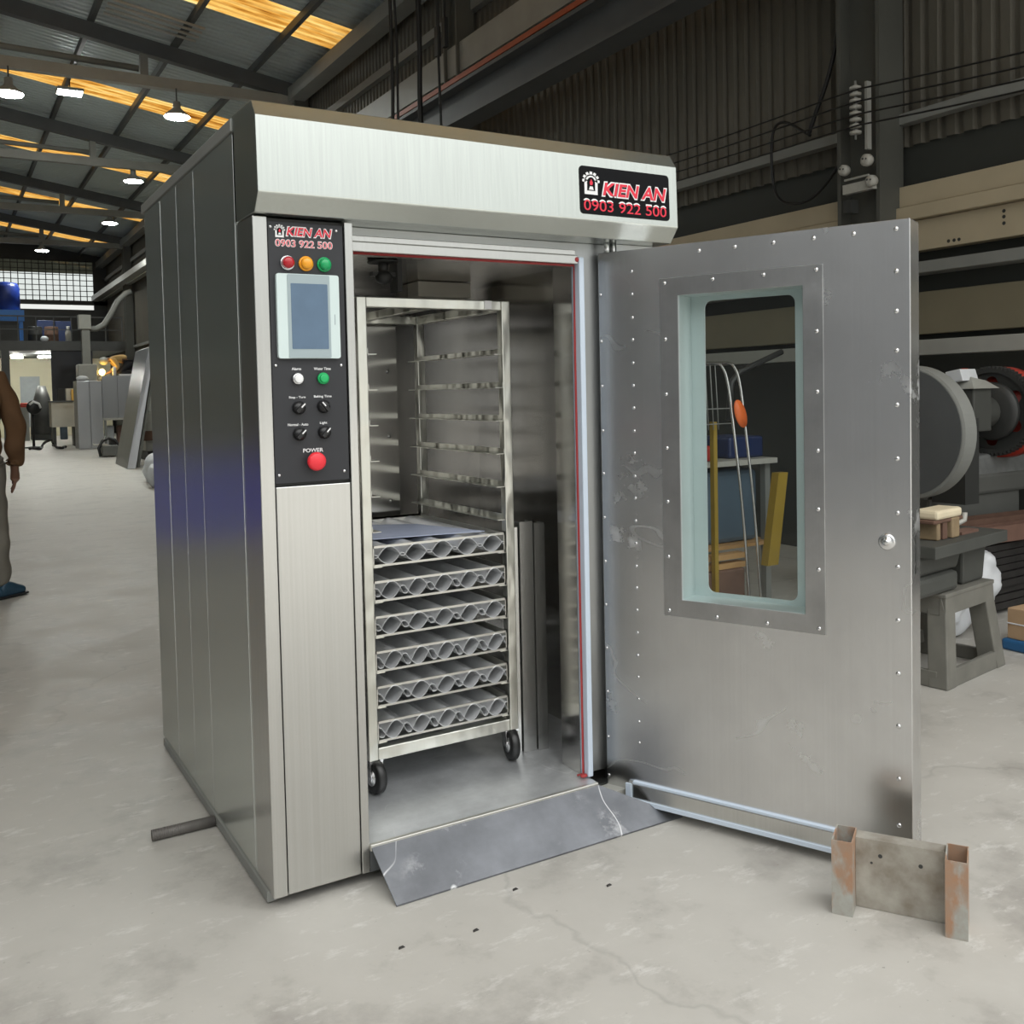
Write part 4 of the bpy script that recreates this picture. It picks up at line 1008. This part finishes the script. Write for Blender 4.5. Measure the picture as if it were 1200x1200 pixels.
m = MB(); m.box(2.2, MZ + 2., 2.72, 2.85, MZ + 2.08, 2.78); tag(m.build('pendant_tube_lamp', M['tube_light']), 'bright fluorescent tube under the mezzanine, the longer one', 'lamp')
m = MB(); m.box(1.50, MZ + 3.5, 2.77, 1.85, MZ + 3.57, 2.82); tag(m.build('pendant_tube_lamp', M['tube_light']), 'short fluorescent tube behind the dark column under the mezzanine', 'lamp')
GM = thing('grinding_machine', 'tapered grey machine standing in the lit room', 'machine', (2.1, 33.5, 0))
m = MB(); m.lathe((2.3, 33.5, .2), (0, 0, 1), [(0, .38), (.7, .36), (1.2, .24), (1.6, .13)], 14); m.build('hopper', M['machine_dark'], GM)
MB().box(1.95, 33.2, 0, 2.65, 33.9, .2).build('base', M['machine_dark'], GM)
for x, z, mt, l in ((1.62, 1.25, 'red_paint', 'small red box on a stand in the lit room'), (1.39, .75, 'sack', 'white box standing beside the grey stand in the lit room'), (2.78, .8, 'tub', 'blue grey bin beside the tapered machine'), (2.7, 1.75, 'blue_light', 'small blue bag hung by the charcoal board')):
    tag(MB().box(x, 33., 0 if z < 1 else z - .15, x + .22, 33.25, z).build('hanging_bag' if z > 1.5 else 'stored_box', M[mt], None, .03), l, 'box')
tag(MB().box(1.63, 33.02, 0, 1.86, 33.24, 1.098).build('stand', M['frame_mid']), 'grey stand carrying the red box in the lit room', 'stand')
# blue tarpaulin pile in the aisle, seen mirrored in the oven side
tag(MB().hexa([(-3.4, 6.3, 0), (-1.45, 6.3, 0), (-1.4, 10., 0), (-3.4, 10., 0), (-3.1, 6.6, .62), (-1.6, 6.5, .58), (-1.6, 9.7, .62), (-3.1, 9.7, .66)]).build('tarpaulin_pile', M['tarp'], None, .05), 'blue tarpaulin over a low pallet load across the aisle', 'tarpaulin')
# ------------------------------------------------------------------ machines by the wall
PM = thing('punch_press', 'old grey press with a big pulley and a black gear wheel by the wall', 'press', (4.2, 1.3, 0))
m = MB(); m.box(4.05, 1.10, 0, 4.9, 1.7, .66); m.box(4.0, 1.08, .62, 4.95, 1.75, .74); m.build('bed', M['machine_grey'], PM, .02)
m = MB(); m.hexa([(4.1, 1.09, .74), (4.95, 1.09, .62), (4.95, 1.5, .62), (4.1, 1.5, .74), (4.2, 1.1, .82), (4.95, 1.1, .88), (4.95, 1.45, .88), (4.2, 1.45, .82)]); m.build('casting', M['cast_light'], PM, .02)
m = MB(); m.lathe((3.60, .92, 1.02), (1, 0, 0), [(0, .02), (.0, .33), (.006, .342), (.095, .342), (.1, .337), (.1, .02)], 64, False); m.build('pulley', [M['frame_mid']], PM)
m = MB(); m.lathe((3.598, .92, 1.02), (-1, 0, 0), [(-.01, .325), (.001, .325), (.002, .0)], 64, False); m.build('pulley_face', M['frame_dark'], PM)
m = MB(); m.cyl((3.68, .92, 1.02), (4.05, .92, 1.02), .05); m.box(4.0, .85, .62, 4.12, 1.05, 1.08); m.build('shaft', M['machine_dark'], PM)
m = MB(); m.box(4.18, .92, 1.0, 4.34, 1.14, 1.235); m.lathe((4.34, 1.06, 1.10), (1, 0, 0), [(0, .09), (.16, .09), (.19, .07)], 24); m.lathe((4.06, 1.03, 1.08), (1, 0, 0), [(0, .09), (.12, .12)], 24); m.build('motor', M['machine_green'], PM, .008)
m = MB(); m.lathe((4.54, 1.08, 1.10), (1, 0, 0), [(0, .05), (.02, .13), (.03, .16), (.05, .17), (.055, .1)], 32); m.build('gear_hub', M['machine_dark'], PM)
# gear wheel with teeth and round holes showing the red guard behind
gc = (4.60, 1.10, 1.10); NT = 64
m = MB(); Fg = lambda p, q, t: (gc[0] + t, gc[1] + p, gc[2] + q)
ring = []
for k in range(NT):
    for f, r in ((.0, .247), (.28, .262), (.55, .262), (.83, .247)):
        a = 2 * math.pi * (k + f) / NT; ring.append((math.cos(a) * r, math.sin(a) * r))
a0 = [m.bm.verts.new(Fg(p, q, 0)) for p, q in ring]; b0 = [m.bm.verts.new(Fg(p, q, .06)) for p, q in ring]
ri = [(p * .225 / math.hypot(p, q), q * .225 / math.hypot(p, q)) for p, q in ring]
a1 = [m.bm.verts.new(Fg(p, q, .0)) for p, q in ri]; a2 = [m.bm.verts.new(Fg(p, q, .018)) for p, q in ri]
n = len(ring)
for k in range(n):
    j = (k + 1) % n
    m.face([a0[k], a0[j], b0[j], b0[k]]); m.face([a0[k], a1[k], a1[j], a0[j]]); m.face([a1[k], a2[k], a2[j], a1[j]])
# web with six holes: ring sectors between r .09 and .225
NH = 6
for k in range(NH):
    for part in range(2):
        pass
def web():
    n_ = 96
    for k in range(n_):
        t0, t1 = 2 * math.pi * k / n_, 2 * math.pi * (k + 1) / n_
        def rr(t):
            ph = ((t / (2 * math.pi) * NH) % 1 - .5) * 2 * math.pi / NH * .168
            return math.sqrt(max(0, .034 ** 2 - ph ** 2))
        h0, h1 = rr(t0), rr(t1); C = lambda r, t: m.bm.verts.new(Fg(math.cos(t) * r, math.sin(t) * r, .018))
        m.face([C(.168 + h0, t0), C(.225, t0), C(.225, t1), C(.168 + h1, t1)]); m.face([C(.09, t0), C(.168 - h0, t0), C(.168 - h1, t1), C(.09, t1)])
web()
m.build('gear_wheel', M['machine_dark'], PM)
m = MB(); m.lathe((4.665, 1.10, 1.09), (1, 0, 0), [(0, .0), (0, .262), (.08, .268), (.09, .25), (.09, .0)], 40); m.build('gear_guard', M['red_paint'], PM)
m = MB(); m.prism([(-.05, -.02), (.05, -.03), (.06, .03), (-.03, .045)], lambda p, q, t: (4.13 + t, 1.0 + p, 1.30 + q), 0, .14); m.mi = 1; m.prism([(.03, .03), (.055, .015), (.06, .05), (.04, .06)], lambda p, q, t: (4.22 + t, .98 + p, 1.29 + q), 0, .06)
m.build('terminal_block', [M['sack'], M['red_paint']], PM, .004)
m = MB(); m.hexa([(4.15, .90, 1.236), (4.38, .90, 1.236), (4.38, 1.1, 1.236), (4.15, 1.1, 1.236), (4.20, .95, 1.30), (4.33, .95, 1.28), (4.33, 1.05, 1.28), (4.20, 1.05, 1.30)]); m.build('motor_lid', M['frame_light'], PM)
for k, (za, zb) in enumerate(((1.29, 1.25), (1.31, 1.27), (1.27, 1.23), (1.33, 1.275))):
    MB().tube([(3.5, 1.2, za), (3.9, 1.12, (za + zb) / 2 - .02), (4.2, 1.05, zb)], .007, 6).build('cable', M['cable'], PM)
# pile of steel sections on the floor
for i, (x0, y0, z0, L, w, h, mt, l) in enumerate((
        (3.78, .93, .40, 1.1, .12, .12, 'rust', 'rusty channel bar lying on top of the dark scrap pile'),
        (4.05, .82, .40, .85, .085, .09, 'rust_red', 'red oxide channel bar lying on the scrap pile beside the rusty one'))):
    m = MB(); t = .008
    m.prism([(0, 0), (w, 0), (w, h), (w - t, h), (w - t, t), (t, t), (t, h), (0, h)], lambda p, q, s_: (x0 + s_, y0 + p - .05 * s_, z0 + q), 0, L)
    tag(m.build('channel_bar', M[mt]), l, 'steel bar')
random.seed(3)
for k in range(9):
    z = .03 + .04 * k; y = .80 + random.uniform(0, .02); x = 3.9 + random.uniform(-.12, .1)
    m = MB(); m.hexa([(x, y, z), (4.9, y + .06, z), (4.9, y + .26, z), (x, y + .24, z), (x, y, z + .034), (4.9, y + .06, z + .034), (4.9, y + .26, z + .034), (x, y + .24, z + .034)])
    tag(m.build('flat_bar', M['dark_scrap']), 'dark flat steel bar in the scrap pile under the channel bars', 'steel bar', 'flat bars in the scrap pile')
# bench machine by the door
BM = thing('bench_vice_stand', 'worn grey cast pedestal with splayed legs carrying a slotted table', 'stand', (3.1, .4, 0))
A_ = (2.866, .157); ue = (.986, .169); ve = (-.169, .986); WB, DB = .557, .36
def Pb(u, v, z): return (A_[0] + ue[0] * u + ve[0] * v, A_[1] + ue[1] * u + ve[1] * v, z)
def hx(mb, b, t, z0, z1):
    (u0, v0, u1, v1), (U0, V0, U1, V1) = b, t
    return mb.hexa([Pb(u0, v0, z0), Pb(u1, v0, z0), Pb(u1, v1, z0), Pb(u0, v1, z0), Pb(U0, V0, z1), Pb(U1, V0, z1), Pb(U1, V1, z1), Pb(U0, V1, z1)])
lg = .085; IN_ = .055
for (u, v, su, sv) in ((0, 0, 1, 1), (WB - lg, 0, -1, 1), (0, DB - lg, 1, -1), (WB - lg, DB - lg, -1, -1)):
    m = MB(); du, dv = su * IN_, sv * IN_ * .6
    hx(m, (u, v, u + lg, v + lg), (u + du, v + dv, u + du + lg, v + dv + lg), 0, .34); m.build('leg', M['bench_grey'], BM, .006)
m = MB(); hx(m, (.05, .03, WB - .05, .06), (.055, .033, WB - .055, .06), .30, .385); hx(m, (.05, DB - .06, WB - .05, DB - .03), (.055, DB - .06, WB - .055, DB - .033), .30, .385)
hx(m, (.05, .06, .08, DB - .06), (.055, .06, .08, DB - .06), .30, .385); hx(m, (WB - .08, .06, WB - .05, DB - .06), (WB - .08, .06, WB - .055, DB - .06), .30, .385)
hx(m, (.05, .03, WB - .05, DB - .03), (.05, .03, WB - .05, DB - .03), .372, .39); m.build('top_frame', M['bench_grey'], BM, .004)
m = MB(); hx(m, (.02, .005, WB - .02, .03), (.022, .008, WB - .022, .03), .0, .075); hx(m, (.005, .05, .03, DB - .05), (.008, .05, .03, DB - .05), 0, .07); hx(m, (WB - .03, .05, WB - .005, DB - .05), (WB - .03, .05, WB - .008, DB - .05), 0, .06); hx(m, (.02, DB - .03, WB - .02, DB - .005), (.02, DB - .03, WB - .02, DB - .005), .06, .12)
m.build('bottom_frame', M['bench_grey'], BM, .004)
m = MB(); hx(m, (-.16, .045, .20, .30), (-.16, .045, .20, .30), .391, .475); m.build('foot_flange', M['machine_green'], BM, .02)
m = MB(); hx(m, (-.1, .07, .24, .28), (-.1, .06, .27, .30), .475, .56); m.build('column', M['machine_green'], BM, .015)
m = MB(); hx(m, (.29, .07, .49, .28), (.27, .06, .5, .30), .391, .56); m.build('bracket', M['machine_green'], BM, .012)
m = MB(); hx(m, (-.12, -.01, .55, .34), (-.12, -.01, .55, .34), .561, .612); m.build('table', M['machine_green'], BM, .004)
VC = thing('clamp_block', 'cream topped clamp block with rusty jaws standing on the slotted table', 'clamp', (2.95, .25, .6125))
m = MB(); hx(m, (.02, .05, .245, .16), (.02, .05, .245, .16), .7, .74); m.build('cap', M['cream_block'], VC, .012)
m = MB(); hx(m, (.04, .06, .07, .15), (.04, .06, .07, .15), .613, .70); m.build('jaw', M['old_wood'], VC, .006)
m = MB(); hx(m, (.15, .05, .22, .15), (.15, .05, .22, .15), .613, .70); m.build('jaw', M['old_wood'], VC, .006)
m = MB(); hx(m, (.0, .055, .26, .155), (.0, .055, .26, .155), .685, .70); hx(m, (.09, .06, .13, .14), (.09, .06, .13, .14), .613, .685); m.build('body', M['rust'], VC, .004)
m = MB(); hx(m, (.26, .06, .42, .12), (.26, .06, .42, .12), .6125, .624); tag(m.build('flat_key', M['rust_red']), 'reddish flat bar lying on the slotted table', 'bar')
m = MB(); m.tube([Pb(.26, .2, .632), Pb(.36, .24, .632), Pb(.47, .17, .635), Pb(.50, .16, .645), Pb(.505, .16, .68)], .012, 10); tag(m.build('crank_lever', M['porcelain']), 'pale bent lever lying across the slotted table', 'lever')
m = MB(); m.ball((3.62, .69, .15), .17, 32, 20, sc=(1.3, .42, .85)); m.ball((3.83, .665, .25), .135, 32, 20, sc=(1., .6, 1.1)); m.ball((3.36, .70, .11), .12, 32, 20, sc=(1.2, .5, .78))
tag(crumple(m.build('woven_sack', M['sack']), .05, 4), 'white woven sack slumped behind the grey pedestal', 'sack')
m = MB(); m.box(3.66, .20, .055, 3.98, .40, .20); m.mi = 1; m.box(3.655, .195, .125, 3.985, .405, .131)
tag(m.build('carton', [M['cardboard'], M['sack']], None, .004), 'brown cardboard carton beside the grey pedestal', 'carton')
m = MB(); m.box(3.64, .17, .001, 4.0, .42, .054); tag(m.build('parts_tray', M['blue'], None, .012), 'blue plastic tray under the cardboard carton', 'tray')
m = MB(); m.lathe((2.99, .27, .026), (.99, .02, 0), [(0, .018), (.005, .024), (.075, .024), (.09, .012), (.12, .006), (.13, .004)], 16)
tag(m.build('glue_bottle', M['green_bottle']), 'green squeeze bottle lying inside the pedestal foot', 'bottle')
# things beyond the door, seen through its window
HR = thing('hoop_rack', 'wire rack with two bent steel hoops seen through the door window', 'rack', (2.9, 1.5, 0))
for dx in (0, .085):
    m = MB(); m.tube(smooth([(2.62 + dx, 1.5, 1.395), (2.84 + dx, 1.5, 1.40), (2.90 + dx, 1.5, 1.375), (2.935 + dx, 1.5, 1.29), (2.965 + dx, 1.5, 1.10), (3.03 + dx, 1.5, .6), (3.08 + dx, 1.5, .02)]), .008, 8); m.build('hoop', M['chrome'], HR)
m = MB()
for k in range(7): m.tube([(2.64 + .035 * k, 1.505, 1.39), (2.66 + .035 * k, 1.505, 1.05)], .003, 6)
for z in (1.08, 1.16): m.tube([(2.60, 1.506, z), (2.97, 1.506, z)], .003, 6)
m.build('wire_grid', M['frame_mid'], HR)
for x in (2.62, 2.705): MB().tube([(x, 1.5, 1.395), (x, 1.5, .02)], .008, 8).build('upright', M['chrome'], HR)
m = MB(); m.lathe((3.0, 1.48, 1.13), (0, -1, 0), [(0, .0), (.0, .05), (.006, .05), (.006, 0)], 20)
for v in m.bm.verts: v.co.z = 1.13 + (v.co.z - 1.13) * 1.5; v.co.x = 3.0 + (v.co.x - 3.0) * .8 - (v.co.z - 1.13) * .28
tag(m.build('hanging_paddle', M['orange_paddle']), 'orange oval paddle hung on the bent hoops', 'paddle')
tag(MB().box(2.875, 1.55, 0, 2.90, 1.58, 1.09).build('yellow_post', M['yellow_bar']), 'slim yellow post behind the bent hoops', 'post')
tag(MB().hexa([(3.16, 1.45, .3), (3.24, 1.45, .3), (3.24, 1.5, .3), (3.16, 1.5, .3), (3.25, 1.45, .80), (3.32, 1.45, .80), (3.32, 1.5, .80), (3.25, 1.5, .80)]).build('yellow_bracket', M['yellow_bar']), 'dull yellow bracket standing beside the grey tub', 'bracket')
WBN = thing('work_shelf', 'steel work shelf with a bright top edge behind the hoops', 'shelf', (3.0, 1.9, 0))
m = MB(); m.box(2.6, 1.7, .83, 3.5, 2.3, .86); m.build('top', M['porcelain'], WBN)
m = MB(); m.box(2.6, 1.72, .36, 3.5, 2.3, .38); m.build('lower_shelf', M['timber'], WBN)
for x in (2.62, 3.44):
    for y in (1.74, 2.24): MB().box(x, y, 0, x + .04, y + .04, .83).build('leg', M['frame_mid'], WBN)
tag(MB().box(2.80, 1.78, .381, 3.42, 2.2, .80).build('storage_tub', M['tub'], None, .03), 'large blue grey tub on the work shelf below its top', 'tub')
tag(MB().box(3.22, 1.8, .861, 3.49, 2.1, .985).build('blue_toolbox', M['navy'], None, .015), 'dark blue toolbox on the work shelf', 'toolbox')
tag(MB().box(2.90, 1.72, .861, 3.03, 1.82, .95).build('red_clamp', M['red_paint'], None, .02), 'small red clamp on the edge of the work shelf', 'clamp')
for k, l in enumerate(('light timber plank leaning low before the shelf, upper one', 'light timber plank low before the shelf, lower one')):
    tag(MB().box(2.6, 1.60, .28 + .05 * k, 3.14, 1.66, .31 + .05 * k).build('plank', M['timber']), l, 'plank', 'planks before the shelf')
tag(MB().box(2.62, 1.58, .0, 3.12, 1.68, .279).build('timber_crate', M['rust'], None, .01), 'dark crate carrying the planks before the shelf', 'crate')
m = MB(); m.tube([(3.31, 1.9, 1.08), (3.34, 1.9, 1.3), (3.40, 1.9, 1.36), (3.75, 1.9, 1.48)], .018, 8)
tag(m.build('hanging_pipe', M['machine_dark']), 'dark bent pipe rising from behind the toolbox', 'pipe')

# ------------------------------------------------------------------ camera, daylight
cam = bpy.data.cameras.new('camera'); co = bpy.data.objects.new('camera', cam); COL.objects.link(co); SC.camera = co
yaw, pit, rol = R(30.587), R(2.34), R(-1.241)
fw = Vector((math.sin(yaw) * math.cos(pit), math.cos(yaw) * math.cos(pit), -math.sin(pit)))
rt = Vector((math.cos(yaw), -math.sin(yaw), 0)); up = rt.cross(fw)
RR = rt * math.cos(rol) + up * math.sin(rol); UU = up * math.cos(rol) - rt * math.sin(rol)
mt = Matrix((RR, UU, -fw)).transposed().to_4x4(); mt.translation = Vector((-.783, -2.744, 1.5)) * .85
co.matrix_world = mt
cam.sensor_width = 36; cam.lens = 1133.8 / 1200 * 36; cam.shift_y = (505.1 - 600) / 1200; cam.clip_end = 200; cam.clip_start = .02
w = bpy.data.worlds.new('sky'); SC.world = w; w.use_nodes = True
nt = w.node_tree; bg = nt.nodes['Background']
tc = nt.nodes.new('ShaderNodeTexCoord'); sx = nt.nodes.new('ShaderNodeSeparateXYZ')
nt.links.new(tc.outputs['Generated'], sx.inputs[0])
cr = ramp(nt, sx.outputs[2], [(.0, (.23, .23, .215)), (.10, (.26, .265, .255)), (.26, (.35, .36, .355)), (.8, (1.12, 1.12, 1.10))])
nt.links.new(cr, bg.inputs[0]); bg.inputs[1].default_value = 1.0
SC.view_settings.view_transform = 'Standard'; SC.view_settings.look = 'None'; SC.view_settings.gamma = 1.0
SC.view_settings.use_curve_mapping = False
SC.view_settings.exposure = 1.75
for o in bpy.data.objects:
    if '_o' in o: del o['_o']
